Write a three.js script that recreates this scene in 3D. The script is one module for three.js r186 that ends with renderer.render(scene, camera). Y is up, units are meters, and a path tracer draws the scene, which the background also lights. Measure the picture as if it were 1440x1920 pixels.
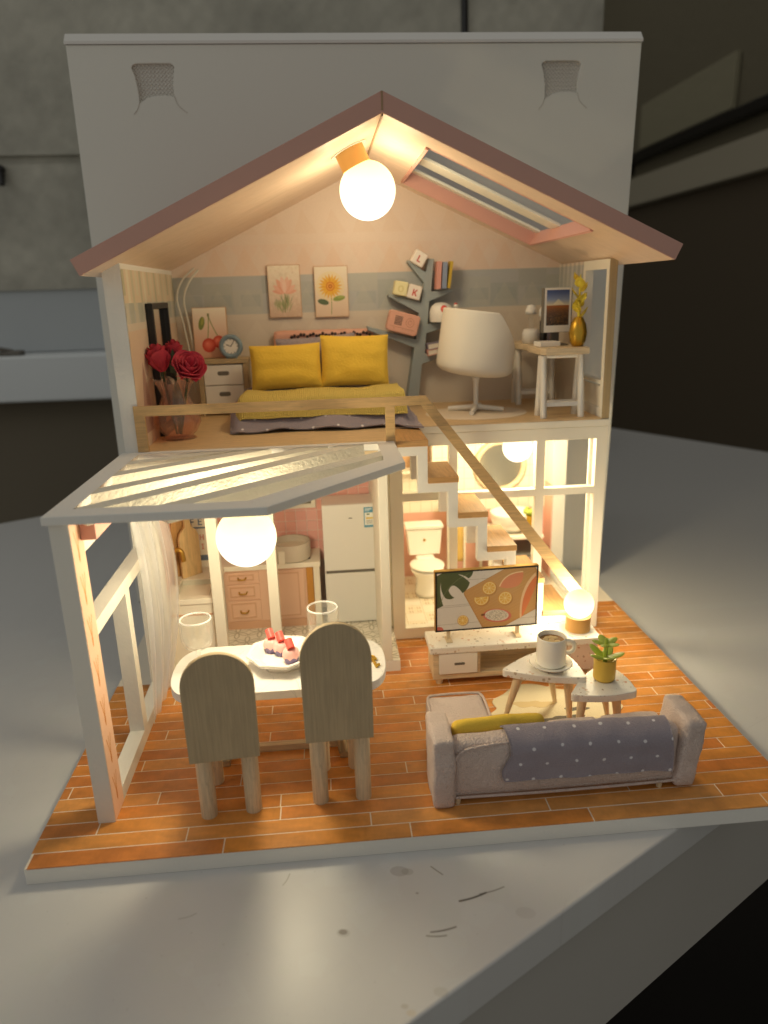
import * as THREE from 'three';
import { RoundedBoxGeometry } from 'three/addons/geometries/RoundedBoxGeometry.js';
import { mergeGeometries, mergeVertices } from 'three/addons/utils/BufferGeometryUtils.js';
import { ImprovedNoise } from 'three/addons/math/ImprovedNoise.js';
import { RectAreaLightUniformsLib } from 'three/addons/lights/RectAreaLightUniformsLib.js';

// ------------------------------------------------------------------ camera, light, exposure
const S = 0.01;                                  // everything below is measured in centimetres
const scene = new THREE.Scene();
const camera = new THREE.PerspectiveCamera(2 * Math.atan(960 / 1367.3) * 180 / Math.PI, 768 / 1024, 0.01, 12);
camera.position.set(10.241 * S, 17.149 * S, 19.745 * S);
camera.rotation.order = 'YXZ';
camera.rotation.set(-0.2933, -0.077, -0.03);
camera.focus = 0.285;
camera.userData.fStop = 10.5;
scene.add(camera);
const renderer = new THREE.WebGLRenderer({ antialias: true });
renderer.setSize(768, 1024);
renderer.toneMapping = THREE.LinearToneMapping;
renderer.toneMappingExposure = 1.12;
renderer.shadowMap.enabled = true;
RectAreaLightUniformsLib.init();
const AMBIENT = new THREE.Color().setRGB(0.240, 0.236, 0.214);
scene.background = AMBIENT;
const unseenOverhead = new THREE.RectAreaLight(new THREE.Color().setRGB(0.93, 0.96, 1.0), 0.26, 1.0, 0.8);   // unseen light overhead, placed to brighten the table right of the house
unseenOverhead.name = 'unseen_overhead_light';
unseenOverhead.position.set(0.55, 1.5, -0.1);
unseenOverhead.lookAt(0.45, 0, -0.25);
scene.add(unseenOverhead);
const unseenSide = new THREE.RectAreaLight(new THREE.Color().setRGB(0.88, 0.94, 1.0), 1.0, 0.5, 0.6);   // unseen cool light out of view at left, brightens back wall and table
unseenSide.name = 'unseen_left_light';
unseenSide.position.set(-1.15, 0.85, 0.25);
unseenSide.lookAt(-0.1, 0.15, -0.55);
scene.add(unseenSide);
const WARM = new THREE.Color().setRGB(1.0, 0.86, 0.56);
const LAMP = { roof: 0.0068, porch: 0.0128, bath: 0.0110, table: 0.0112 };     // candela of the little bulbs

// ------------------------------------------------------------------ helpers
let seed = 7;
const rnd = () => { seed = (seed + 0x6d2b79f5) | 0; let t = Math.imul(seed ^ (seed >>> 15), 1 | seed); t = (t + Math.imul(t ^ (t >>> 7), 61 | t)) ^ t; return ((t ^ (t >>> 14)) >>> 0) / 4294967296; };
const rr = (a, b) => a + (b - a) * rnd();
const perlin = new ImprovedNoise();
const noise = (x, y, z = 0) => perlin.noise(x + 31.7, y + 17.3, z + 5.1);
const used = new Map();
function numbered(n) { const k = used.get(n) ?? 0; used.set(n, k + 1); return k ? `${n}_${String(k).padStart(3, '0')}` : n; }
function clean(g) { if (g.index) g = g.toNonIndexed(); for (const k of Object.keys(g.attributes)) if (!['position', 'normal', 'uv'].includes(k)) g.deleteAttribute(k); g.morphAttributes = {}; return g; }
// uv in centimetres, looked up from the face's own direction; grain names the axis that the texture's u follows
function uvCm(g, grain = 'x') {
  if (g.userData.keepUv) return g;
  if (g.index) g = g.toNonIndexed();
  const p = g.attributes.position, uv = new Float32Array(p.count * 2), a = new THREE.Vector3(), b = new THREE.Vector3(), c = new THREE.Vector3(), n = new THREE.Vector3();
  const gi = 'xyz'.indexOf(grain);
  for (let i = 0; i < p.count; i += 3) {
    a.fromBufferAttribute(p, i); b.fromBufferAttribute(p, i + 1); c.fromBufferAttribute(p, i + 2);
    n.subVectors(b, a).cross(c.sub(a));
    const d = [Math.abs(n.x), Math.abs(n.y), Math.abs(n.z)], k = d.indexOf(Math.max(...d));
    const ax = [0, 1, 2].filter((q) => q !== k); if (ax[1] === gi) ax.reverse();
    for (let j = 0; j < 3; j++) { const q = [p.getX(i + j), p.getY(i + j), p.getZ(i + j)]; uv[(i + j) * 2] = q[ax[0]]; uv[(i + j) * 2 + 1] = q[ax[1]]; }
  }
  g.setAttribute('uv', new THREE.BufferAttribute(uv, 2));
  return g;
}
function merge(list, grain) { const gs = [].concat(list).flat(9).map((g) => { const k = g.userData.keepUv; let q = clean(g); q.userData.keepUv = k; return clean(uvCm(q, grain)); }); return gs.length === 1 ? gs[0] : mergeGeometries(gs); }
function mesh(name, geoms, mat, grain) { const m = new THREE.Mesh(merge(geoms, grain), mat); m.name = name; m.castShadow = m.receiveShadow = true; return m; }
function part(name, geoms, mat, parent, grain, label) { const m = mesh(name, geoms, mat, grain); parent.add(m); if (label) m.userData.label = label; return m; }
function tag(o, label, category, group, kind) { if (label) o.userData.label = label; if (category) o.userData.category = category; if (group) o.userData.group = group; if (kind) o.userData.kind = kind; return o; }
function thing(name, label, category, [x, y, z] = [0, 0, 0], ry = 0, group) {
  const o = new THREE.Group(); o.name = numbered(name); o.position.set(x * S, y * S, z * S); o.rotation.y = ry; o.scale.setScalar(S); scene.add(o);
  return tag(o, label, category, group);
}
function struct(name, geoms, mat, grain) { const m = mesh(numbered(name), geoms, mat, grain); m.scale.setScalar(S); m.userData.kind = 'structure'; scene.add(m); return m; }
function bx(x0, x1, y0, y1, z0, z1, r = 0, seg = 2) {
  const w = Math.abs(x1 - x0), h = Math.abs(y1 - y0), d = Math.abs(z1 - z0);
  const g = r > 0 ? new RoundedBoxGeometry(w, h, d, seg, Math.min(r, w / 2.01, h / 2.01, d / 2.01)) : new THREE.BoxGeometry(w, h, d);
  return g.translate((x0 + x1) / 2, (y0 + y1) / 2, (z0 + z1) / 2);
}
const V = (x, y, z) => new THREE.Vector3(x, y, z);
function cyl(rt, rb, h, x, y, z, seg = 28) { return new THREE.CylinderGeometry(rt, rb, h, seg).translate(x, y + h / 2, z); }
function sph(r, x, y, z, ws = 28, hs = 20) { return new THREE.SphereGeometry(r, ws, hs).translate(x, y, z); }
function tube(pts, r, seg = 24, rad = 8) { return new THREE.TubeGeometry(new THREE.CatmullRomCurve3(pts.map((p) => V(...p))), seg, r, rad, false); }
function rod(a, b, r0, r1, seg = 16) {                          // tapered rod from a to b
  const A = V(...a), B = V(...b), d = B.clone().sub(A), g = new THREE.CylinderGeometry(r1, r0, d.length(), seg);
  g.applyQuaternion(new THREE.Quaternion().setFromUnitVectors(V(0, 1, 0), d.clone().normalize()));
  return g.translate(...A.add(B).multiplyScalar(0.5).toArray());
}
function shapeOf(pts, holes = []) { const s = new THREE.Shape(pts.map((p) => new THREE.Vector2(...p))); for (const h of holes) s.holes.push(new THREE.Path(h.map((p) => new THREE.Vector2(...p)))); return s; }
function ext(pts, z0, z1, { holes = [], bevel = 0, seg = 24 } = {}) {   // outline in x, y; from z0 to z1
  const s = (pts instanceof THREE.Shape) ? pts : shapeOf(pts, holes), d = z1 - z0;
  return new THREE.ExtrudeGeometry(s, { depth: d - 2 * bevel, bevelEnabled: bevel > 0, bevelSize: bevel, bevelThickness: bevel, bevelOffset: -bevel, bevelSegments: 2, curveSegments: seg }).translate(0, 0, z0 + bevel);
}
function extY(pts, y0, y1, o) {                                  // outline in x, z; from y0 up to y1
  const flip = (l) => l.map(([x, z]) => [x, -z]);
  return ext((pts instanceof THREE.Shape) ? pts : flip(pts), y0, y1, { ...o, holes: (o?.holes ?? []).map(flip) }).rotateX(-Math.PI / 2);
}
function lathe(pts, x, y, z, seg = 40) { return new THREE.LatheGeometry(pts.map((p) => new THREE.Vector2(...p)), seg).translate(x, y, z); }
function rrect(x0, x1, y0, y1, r) { const s = new THREE.Shape(); s.moveTo(x0 + r, y0).lineTo(x1 - r, y0).absarc(x1 - r, y0 + r, r, -Math.PI / 2, 0).lineTo(x1, y1 - r).absarc(x1 - r, y1 - r, r, 0, Math.PI / 2).lineTo(x0 + r, y1).absarc(x0 + r, y1 - r, r, Math.PI / 2, Math.PI).lineTo(x0, y0 + r).absarc(x0 + r, y0 + r, r, Math.PI, Math.PI * 1.5); return s; }
// a cushion: finely divided rounded box, swollen and rumpled
function soft(x0, x1, y0, y1, z0, z1, r, { n = 5, puff = 0, rough = 0, freq = 1.5, fine = 0 } = {}) {
  const w = x1 - x0, h = y1 - y0, d = z1 - z0, q = (s) => Math.max(2, Math.round(s * n));
  let g = new THREE.BoxGeometry(w, h, d, q(w), q(h), q(d)); r = Math.min(r, w / 2, h / 2, d / 2);
  const p = g.attributes.position, v = new THREE.Vector3(), c = new THREE.Vector3(), cx = (x0 + x1) / 2, cy = (y0 + y1) / 2, cz = (z0 + z1) / 2;
  for (let i = 0; i < p.count; i++) {
    v.fromBufferAttribute(p, i);
    c.set(THREE.MathUtils.clamp(v.x, -w / 2 + r, w / 2 - r), THREE.MathUtils.clamp(v.y, -h / 2 + r, h / 2 - r), THREE.MathUtils.clamp(v.z, -d / 2 + r, d / 2 - r));
    const u = [2 * v.x / w, 2 * v.y / h, 2 * v.z / d], k = v.clone().sub(c); k.normalize();
    v.copy(c).addScaledVector(k, r);
    const e = u.map((t) => 1 - t * t), f = Math.max(e[0] * e[1], e[1] * e[2], e[0] * e[2]);
    v.addScaledVector(k, puff * f + rough * noise((v.x + cx) * freq, (v.y + cy) * freq, (v.z + cz) * freq) + fine * noise((v.x + cx) * 7, (v.y + cy) * 7, (v.z + cz) * 7));
    p.setXYZ(i, v.x, v.y, v.z);
  }
  g.deleteAttribute('uv'); g.deleteAttribute('normal'); g = mergeVertices(g, 1e-4); g.computeVertexNormals();
  return g.translate(cx, cy, cz);
}
// a cloth: fn(u, v) gives a point; thick above 0 closes it into a solid sheet
function sheet(fn, nu, nv, thick = 0) {
  const P = [], idx = [], uv = [], at = (i, j) => i * (nv + 1) + j, N = (nu + 1) * (nv + 1);
  for (let i = 0; i <= nu; i++) for (let j = 0; j <= nv; j++) { P.push(V(...fn(i / nu, j / nv))); uv.push(i / nu, j / nv); }
  for (let i = 0; i < nu; i++) for (let j = 0; j < nv; j++) idx.push(at(i, j), at(i + 1, j), at(i + 1, j + 1), at(i, j), at(i + 1, j + 1), at(i, j + 1));
  const g = new THREE.BufferGeometry();
  const build = (pts, ix, uvs) => { g.setAttribute('position', new THREE.BufferAttribute(new Float32Array(pts.flatMap((p) => [p.x, p.y, p.z])), 3)); g.setAttribute('uv', new THREE.BufferAttribute(new Float32Array(uvs), 2)); g.setIndex(ix); g.computeVertexNormals(); };
  build(P, idx, uv);
  if (thick > 0) {
    const n = g.attributes.normal, Q = P.map((p, i) => V(p.x - n.getX(i) * thick, p.y - n.getY(i) * thick, p.z - n.getZ(i) * thick)), all = [...P, ...Q], ix = [...idx];
    for (let k = 0; k < idx.length; k += 3) ix.push(idx[k] + N, idx[k + 2] + N, idx[k + 1] + N);
    const edge = (a, b) => ix.push(a, a + N, b, b, a + N, b + N);
    for (let i = 0; i < nu; i++) { edge(at(i + 1, 0), at(i, 0)); edge(at(i, nv), at(i + 1, nv)); }
    for (let j = 0; j < nv; j++) { edge(at(0, j), at(0, j + 1)); edge(at(nu, j + 1), at(nu, j)); }
    build(all, ix, [...uv, ...uv]);
  }
  g.userData.keepUv = true;
  return g;
}
function arcUv(g, nu, nv) {                                        // uv in centimetres, measured along the cloth
  const p = g.attributes.position, uv = g.attributes.uv, N = (nu + 1) * (nv + 1), a = V(0, 0, 0), b = V(0, 0, 0);
  for (let i = 0; i <= nu; i++) { let s = 0; for (let j = 0; j <= nv; j++) { const k = i * (nv + 1) + j; if (j) s += a.fromBufferAttribute(p, k).distanceTo(b.fromBufferAttribute(p, k - 1)); uv.setXY(k, p.getX(k), s); if (p.count > N) uv.setXY(k + N, p.getX(k), s); } }
  return g;
}
function quad(a, b, c, d) {                                       // printed paper: uv 0..1, a lower left, b lower right, c upper right, d upper left
  const g = new THREE.BufferGeometry();
  g.setAttribute('position', new THREE.BufferAttribute(new Float32Array([...a, ...b, ...c, ...a, ...c, ...d]), 3));
  g.setAttribute('uv', new THREE.BufferAttribute(new Float32Array([0, 0, 1, 0, 1, 1, 0, 0, 1, 1, 0, 1]), 2));
  g.computeVertexNormals(); g.userData.keepUv = true; return g;
}
// ------------------------------------------------------------------ textures
function canvasTex(w, h, draw, { repeat, srgb = true } = {}) {
  const c = document.createElement('canvas'); c.width = w; c.height = h; draw(c.getContext('2d'), w, h);
  const t = new THREE.CanvasTexture(c); if (srgb) t.colorSpace = THREE.SRGBColorSpace;
  if (repeat) { t.wrapS = t.wrapT = THREE.RepeatWrapping; t.repeat.set(...repeat); }
  t.magFilter = THREE.LinearFilter; return t;
}
function hash(x, y, s) { let h = Math.imul(x, 374761393) ^ Math.imul(y, 668265263) ^ Math.imul(s, 1274126177); h = Math.imul(h ^ (h >>> 13), 1274126177); return ((h ^ (h >>> 16)) >>> 0) / 4294967296; }
function pnoise(x, y, px, py, s) {                                // periodic value noise
  const ix = Math.floor(x), iy = Math.floor(y), fx = x - ix, fy = y - iy, u = fx * fx * (3 - 2 * fx), v = fy * fy * (3 - 2 * fy), m = (a, n) => ((a % n) + n) % n;
  const h = (i, j) => hash(m(ix + i, px), m(iy + j, py), s);
  return (h(0, 0) * (1 - u) + h(1, 0) * u) * (1 - v) + (h(0, 1) * (1 - u) + h(1, 1) * u) * v;
}
function fbm(x, y, px, py, s, o = 4) { let a = 0.5, r = 0, f = 1; for (let i = 0; i < o; i++) { r += a * pnoise(x * f, y * f, px * f, py * f, s + i); a *= 0.5; f *= 2; } return r; }
function dataTex(w, h, fn, cm, srgb = true) {
  const d = new Uint8Array(w * h * 4);
  for (let y = 0; y < h; y++) for (let x = 0; x < w; x++) { const c = fn(x / w, y / h), o = (y * w + x) * 4; for (let k = 0; k < 3; k++) d[o + k] = Math.max(0, Math.min(255, (Array.isArray(c) ? c[k] : c) * 255)); d[o + 3] = 255; }
  const t = new THREE.DataTexture(d, w, h); t.wrapS = t.wrapT = THREE.RepeatWrapping; t.magFilter = THREE.LinearFilter; t.minFilter = THREE.LinearMipmapLinearFilter; t.repeat.set(1 / cm[0], 1 / cm[1]);
  if (srgb) t.colorSpace = THREE.SRGBColorSpace; t.needsUpdate = true; return t;
}
const again = (t, a, b) => { const c = t.clone(); c.repeat.set(1 / a, 1 / b); c.needsUpdate = true; return c; };
const std = (o) => new THREE.MeshStandardMaterial({ roughness: 0.7, ...o });
const phy = (o) => new THREE.MeshPhysicalMaterial({ roughness: 0.7, ...o });
const hex = (h) => new THREE.Color(h);
const bumpFine = dataTex(256, 256, (x, y) => fbm(x * 24, y * 24, 24, 24, 3, 4), [2, 2], false);
const bumpCoarse = dataTex(256, 256, (x, y) => fbm(x * 6, y * 6, 6, 6, 9, 5), [9, 9], false);
const bumpFur = dataTex(512, 512, (x, y) => 0.6 * pnoise(x * 110, y * 110, 110, 110, 4) + 0.4 * fbm(x * 24, y * 24, 24, 24, 12, 4), [2.4, 2.4], false);
const bumpPaint = dataTex(512, 512, (x, y) => fbm(x * 34, y * 34, 34, 34, 31, 4), [3, 3], false);
const woodTex = dataTex(512, 512, (x, y) => {
  const w = fbm(x * 3, y * 9, 3, 9, 41, 4), g = fbm(x * 5, y * 90, 5, 90, 5, 3), r = 0.5 + 0.5 * Math.sin((y * 14 + w * 3.2) * 6.283), pore = pnoise(x * 14, y * 220, 14, 220, 8) > 0.82 ? 0.06 : 0;
  const k = 0.86 + 0.16 * g + 0.045 * r - pore; return [0.905 * k, 0.815 * k, 0.67 * k];
}, [5, 5]);
const woodPale = dataTex(512, 512, (x, y) => { const g = fbm(x * 4, y * 120, 4, 120, 15, 3), w = fbm(x * 3, y * 5, 3, 5, 71, 4), k = 0.84 + 0.13 * g + 0.1 * w; return [0.86 * k, 0.80 * k, 0.68 * k]; }, [4, 4]);
const woodBump = dataTex(512, 512, (x, y) => fbm(x * 5, y * 110, 5, 110, 5, 3), [4, 4], false);
const speck = (g, w, h, n, cols, r0, r1, al = 1) => { g.globalAlpha = al; for (let i = 0; i < n; i++) { g.fillStyle = cols[Math.floor(rnd() * cols.length)]; const x = rnd() * w, y = rnd() * h, r = rr(r0, r1), k = 4 + Math.floor(rnd() * 3), a = rnd() * 6; g.beginPath(); for (let j = 0; j < k; j++) { const q = r * rr(0.55, 1.1); g.lineTo(x + q * Math.cos(a + j * 6.283 / k), y + q * Math.sin(a + j * 6.283 / k)); } g.closePath(); g.fill(); } g.globalAlpha = 1; };
const grainOver = (g, w, h, amt) => { const im = g.getImageData(0, 0, w, h), d = im.data; for (let i = 0; i < d.length; i += 4) { const n = (rnd() - 0.5) * amt; d[i] += n; d[i + 1] += n; d[i + 2] += n; } g.putImageData(im, 0, 0); };
const petal = (g, x, y, a, l, w, col) => { g.save(); g.translate(x, y); g.rotate(a); g.fillStyle = col; g.beginPath(); g.moveTo(0, 0); g.bezierCurveTo(w, -l * 0.35, w * 0.8, -l * 0.8, 0, -l); g.bezierCurveTo(-w * 0.8, -l * 0.8, -w, -l * 0.35, 0, 0); g.fill(); g.restore(); };
const paper = (g, w, h, a, b) => { const k = g.createLinearGradient(0, 0, 0, h); k.addColorStop(0, a); k.addColorStop(1, b); g.fillStyle = k; g.fillRect(0, 0, w, h); };
const terrazzo = canvasTex(512, 512, (g, w, h) => { g.fillStyle = '#ece6dc'; g.fillRect(0, 0, w, h); speck(g, w, h, 70, ['#c98a64', '#b9a58c', '#d8b9a0', '#a98f78', '#cdbfae', '#b6b2aa'], 5, 15, 0.8); speck(g, w, h, 160, ['#b89c80', '#cfc2b2', '#a5917c'], 1.5, 4, 0.7); grainOver(g, w, h, 10); }, { repeat: [1 / 3.2, 1 / 3.2] });
const terrazzoPink = canvasTex(256, 256, (g, w, h) => { g.fillStyle = '#dfc9bb'; g.fillRect(0, 0, w, h); speck(g, w, h, 60, ['#b97f63', '#e9ddd2', '#a9907e', '#cf9f86'], 3, 9, 0.8); }, { repeat: [1 / 2, 1 / 2] });
const marble = canvasTex(512, 512, (g, w, h) => {
  g.fillStyle = '#edeae5'; g.fillRect(0, 0, w, h);
  for (let i = 0; i < 26; i++) { let x = rnd() * w, y = rnd() * h, a = 0.6 + rr(-0.4, 0.4); g.strokeStyle = `rgba(140,140,146,${rr(0.1, 0.42)})`; g.lineWidth = rr(0.6, 3); g.beginPath(); g.moveTo(x, y); for (let k = 0; k < 14; k++) { a += rr(-0.45, 0.45); x += Math.cos(a) * 16; y += Math.sin(a) * 16; g.lineTo(x, y); } g.stroke(); }
  grainOver(g, w, h, 6);
}, { repeat: [1 / 4, 1 / 4] });
// printed wallpapers of the bedroom; the sizes are centimetres on the wall
const tri = (g, a, b, c, col, al) => { g.globalAlpha = al; g.fillStyle = col; g.beginPath(); g.moveTo(...a); g.lineTo(...b); g.lineTo(...c); g.closePath(); g.fill(); g.globalAlpha = 1; };
function wallPrint(cmW, cmH, extra) {
  const K = 46;
  return canvasTex(Math.round(cmW * K), Math.round(cmH * K), (g, W, H) => {
    const Y = (cm) => H - (cm - 11) * K, X = (cm) => cm * K;                       // cm: height above the base board
    g.fillStyle = '#d9cdbd'; g.fillRect(0, 0, W, H);
    g.fillStyle = '#e8d3c2'; g.fillRect(0, 0, W, Y(18.15));
    g.fillStyle = '#b9bab9'; g.fillRect(0, Y(18.15), W, 1.95 * K);
    const step = 1.55;
    for (let i = -1; i * step < cmW + step; i++) {
      const x = i * step;
      tri(g, [X(x), Y(18.15)], [X(x + step), Y(18.15)], [X(x + step / 2), Y(19.6)], i % 3 ? '#e2b79d' : '#efdccb', 0.2);
      tri(g, [X(x), Y(19.7)], [X(x + step), Y(19.7)], [X(x + step / 2), Y(18.4)], '#e9c0a8', 0.14);
      tri(g, [X(x + .3), Y(20.2)], [X(x + step), Y(20.2)], [X(x + step / 2), Y(21.4)], '#dcb59b', 0.14);
      g.globalAlpha = 0.38; g.fillStyle = ['#a7aaa4', '#9fa7a6', '#c1beb1', '#adb0a2'][Math.abs(i * 7) % 4]; g.fillRect(X(x), Y(18.15 - (Math.abs(i) % 3) * 0.35), X(step), (0.9 + (Math.abs(i * 5) % 3) * 0.3) * K);
      g.fillStyle = '#a0a8a8'; g.fillRect(X(x + 0.4), Y(17.2), X(1.05), 0.62 * K); g.globalAlpha = 1;
      tri(g, [X(x), Y(16.2)], [X(x + step), Y(16.2)], [X(x + step / 2), Y(17.5)], '#c9c5b8', 0.3);
      tri(g, [X(x - .4), Y(15.9)], [X(x + step - .4), Y(15.9)], [X(x + step / 2 - .4), Y(14.8)], '#cfc0ad', 0.25);
      tri(g, [X(x), Y(14.4)], [X(x + step), Y(14.4)], [X(x + step / 2), Y(13.2)], '#d2c2b0', 0.2);
    }
    extra?.(g, X, Y, K);
    grainOver(g, W, H, 7);
  });
}
const paperBack = wallPrint(20.55, 12.3);
const paperLeft = wallPrint(10.47, 7.3, (g, X, Y, K) => {
  g.fillStyle = '#dccab0'; g.fillRect(0, Y(18.3), X(10.47), 1.3 * K);
  for (let i = 0; i < 15; i++) { g.fillStyle = ['#b9b79b', '#e3dcc6', '#c5c0a5', '#d9d3bb'][i % 4]; g.globalAlpha = 0.75; g.fillRect(X(i * 0.72), Y(18.3), X(0.38), (1.0 + (i % 3) * 0.3) * K); }
  g.globalAlpha = 0.55; for (let i = 0; i < 14; i++) { g.fillStyle = i % 2 ? '#adb3a4' : '#d9cfba'; g.fillRect(X(i * 0.78), Y(17.0), X(0.6), 0.8 * K); }
  g.globalAlpha = 0.5; g.fillStyle = '#e2bea0'; g.fillRect(0, Y(15.9), X(10.47), 4.9 * K); g.globalAlpha = 1;
  tri(g, [X(0.95), Y(11.6)], [X(1.15), Y(13.0)], [X(1.7), Y(14.6)], '#a77e74', 0.75); tri(g, [X(1.7), Y(14.6)], [X(2.35), Y(13.0)], [X(2.45), Y(11.6)], '#a77e74', 0.6); tri(g, [X(0.95), Y(11.6)], [X(2.45), Y(11.6)], [X(1.7), Y(14.6)], '#a77e74', 0.7);
});
const paperRight = wallPrint(7.0, 7.3, (g, X, Y, K) => { for (let i = 0; i < 12; i++) { g.globalAlpha = 0.4; g.fillStyle = i % 2 ? '#a8a79c' : '#ded6c6'; tri(g, [X(i * 0.6), Y(18.3)], [X(i * 0.6 + 0.6), Y(18.3)], [X(i * 0.6 + 0.2), Y(16.4)], i % 2 ? '#a8a79c' : '#ded6c6', 0.5); } g.globalAlpha = 1; });
const paperPorch = canvasTex(256, 1024, (g, w, h) => {                                 // pink paper with little orange carrots on the window wall
  g.fillStyle = '#eec3a6'; g.fillRect(0, 0, w, h); speck(g, w, h, 500, ['#e3ab8d', '#f6dccb'], 1, 3, 0.35);
  for (let i = 0; i < 7; i++) { const y = 70 + i * 140, x = 120; g.strokeStyle = '#c9802f'; g.lineWidth = 9; g.lineCap = 'round'; for (const a of [-0.55, 0, 0.55]) { g.beginPath(); g.moveTo(x, y + 40); g.quadraticCurveTo(x + a * 25, y + 10, x + a * 90, y - 34); g.stroke(); } g.fillStyle = '#c67a28'; g.beginPath(); g.ellipse(x, y + 42, 14, 22, 0, 0, 7); g.fill(); }
  grainOver(g, w, h, 8);
});
const kitchenFloorPrint = canvasTex(512, 512, (g, w, h) => {
  g.fillStyle = '#efe9dc'; g.fillRect(0, 0, w, h); g.strokeStyle = '#b9b29f'; g.lineWidth = 9;
  g.lineWidth = 6; const a = w / 4; for (let i = -1; i <= 5; i++) for (let j = -1; j <= 5; j++) { const x = (i + (j & 1) / 2) * a, y = j * a; g.beginPath(); for (let k = 0; k < 6; k++) { const t = k * Math.PI / 3 + Math.PI / 6; g.moveTo(x, y); g.quadraticCurveTo(x + Math.cos(t - 0.5) * a * 0.42, y + Math.sin(t - 0.5) * a * 0.42, x + Math.cos(t) * a * 0.58, y + Math.sin(t) * a * 0.58); g.quadraticCurveTo(x + Math.cos(t + 0.5) * a * 0.42, y + Math.sin(t + 0.5) * a * 0.42, x, y); } g.stroke(); }
}, { repeat: [1 / 4.6, 1 / 4.6] });
const bathFloorPrint = canvasTex(512, 512, (g, w, h) => { g.fillStyle = '#f1e8d6'; g.fillRect(0, 0, w, h); for (let i = 0; i < 4; i++) for (let j = 0; j < 4; j++) { const x = i * 128, y = j * 128; g.strokeStyle = '#d5c6aa'; g.lineWidth = 5; g.strokeRect(x, y, 128, 128); for (let k = 0; k < 6; k++) for (let l = 0; l < 6; l++) if ((i + j) % 2 === 0) { g.fillStyle = (k * l + k) % 3 ? '#c9b18c' : '#e7d9bd'; g.fillRect(x + 10 + k * 18.5, y + 10 + l * 18.5, 14, 14); } } }, { repeat: [1 / 4, 1 / 4] });
const bathTilePrint = canvasTex(256, 256, (g, w, h) => { g.fillStyle = '#f2e7d2'; g.fillRect(0, 0, w, h); g.strokeStyle = '#e0d0b4'; g.lineWidth = 4; for (let i = 0; i <= 4; i++) { g.strokeRect(i * 64, -9, 64, 300); g.strokeRect(-9, i * 64, 300, 64); } }, { repeat: [1 / 2.6, 1 / 2.6] });
const lotusPrint = canvasTex(300, 470, (g, w, h) => {
  paper(g, w, h, '#f4e9d6', '#cfb09a'); speck(g, w, h, 300, ['#e7cdb6', '#f7efe0', '#cdb49c'], 6, 22, 0.14);
  for (let i = 0; i < 60; i++) petal(g, rr(60, 190), rr(360, 440), rr(-0.5, 0.5), rr(40, 120), 6, ['#8f9a68', '#a5a878', '#76865a'][i % 3] + '88');
  g.strokeStyle = '#8d8a5e'; g.lineWidth = 7; g.beginPath(); g.moveTo(150, 250); g.quadraticCurveTo(158, 340, 146, 430); g.stroke();
  for (const [a, l, ww, c] of [[-1.35, 120, 26, '#e6a088'], [1.35, 120, 26, '#e8a68e'], [-0.95, 130, 32, '#ecb39c'], [0.95, 130, 32, '#eeb9a4'], [-0.5, 150, 36, '#e5a389'], [0.5, 148, 36, '#e9ad95'], [-0.15, 160, 36, '#f1c6b4'], [0.22, 158, 36, '#edbba6'], [0.02, 120, 30, '#f4d2c2']]) petal(g, 150, 255, a, l, ww, c + 'cc');
  grainOver(g, w, h, 12);
});
const sunflowerPrint = canvasTex(320, 470, (g, w, h) => {
  paper(g, w, h, '#f5ead7', '#e2c6ad'); g.globalAlpha = 0.35; g.fillStyle = '#f2dc9a'; g.beginPath(); g.arc(150, 185, 140, 0, 7); g.fill(); g.globalAlpha = 1;
  g.strokeStyle = '#8a9450'; g.lineWidth = 6; g.beginPath(); g.moveTo(152, 230); g.quadraticCurveTo(162, 340, 150, 450); g.stroke();
  g.fillStyle = '#5b6b4d'; g.beginPath(); g.ellipse(75, 330, 55, 26, 0.25, 0, 7); g.fill(); g.fillStyle = '#8fa04e'; g.beginPath(); g.ellipse(232, 300, 60, 24, -0.2, 0, 7); g.fill(); g.fillStyle = '#a7b263'; g.beginPath(); g.ellipse(250, 288, 34, 10, -0.2, 0, 7); g.fill();
  for (let i = 0; i < 40; i++) petal(g, 150, 185, i * 0.157 + (i % 2) * 0.08, i % 2 ? 118 : 96, 15, i % 3 ? '#f0b93ccc' : '#e8a52ccc');
  for (const [r, c] of [[44, '#dd8a2a'], [32, '#efae45'], [21, '#c96f22'], [10, '#e8a040']]) { g.fillStyle = c; g.beginPath(); g.arc(150, 185, r, 0, 7); g.fill(); }
  grainOver(g, w, h, 12);
});
const cherryPrint = canvasTex(320, 460, (g, w, h) => {
  paper(g, w, h, '#f3ead8', '#d99c80'); g.fillStyle = '#d3a48a66'; g.fillRect(0, 380, w, 80);
  g.fillStyle = '#7e8a45'; g.beginPath(); g.ellipse(80, 140, 28, 62, 0.25, 0, 7); g.fill(); g.fillStyle = '#a2a552'; g.beginPath(); g.ellipse(90, 120, 12, 40, 0.25, 0, 7); g.fill();
  g.strokeStyle = '#8c9150'; g.lineWidth = 8; for (const [x, y] of [[128, 290], [240, 280]]) { g.beginPath(); g.moveTo(150, 70); g.quadraticCurveTo(x > 200 ? 180 : 148, 180, x, y); g.stroke(); } g.fillStyle = '#6f7740'; g.fillRect(140, 50, 18, 30);
  for (const [x, y, r] of [[235, 315, 58], [138, 345, 66]]) { const k = g.createRadialGradient(x - 16, y - 16, 6, x, y, r); k.addColorStop(0, '#ee8268'); k.addColorStop(1, '#c33a28'); g.fillStyle = k; g.beginPath(); g.arc(x, y, r, 0, 7); g.fill(); }
  grainOver(g, w, h, 10);
});
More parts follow.
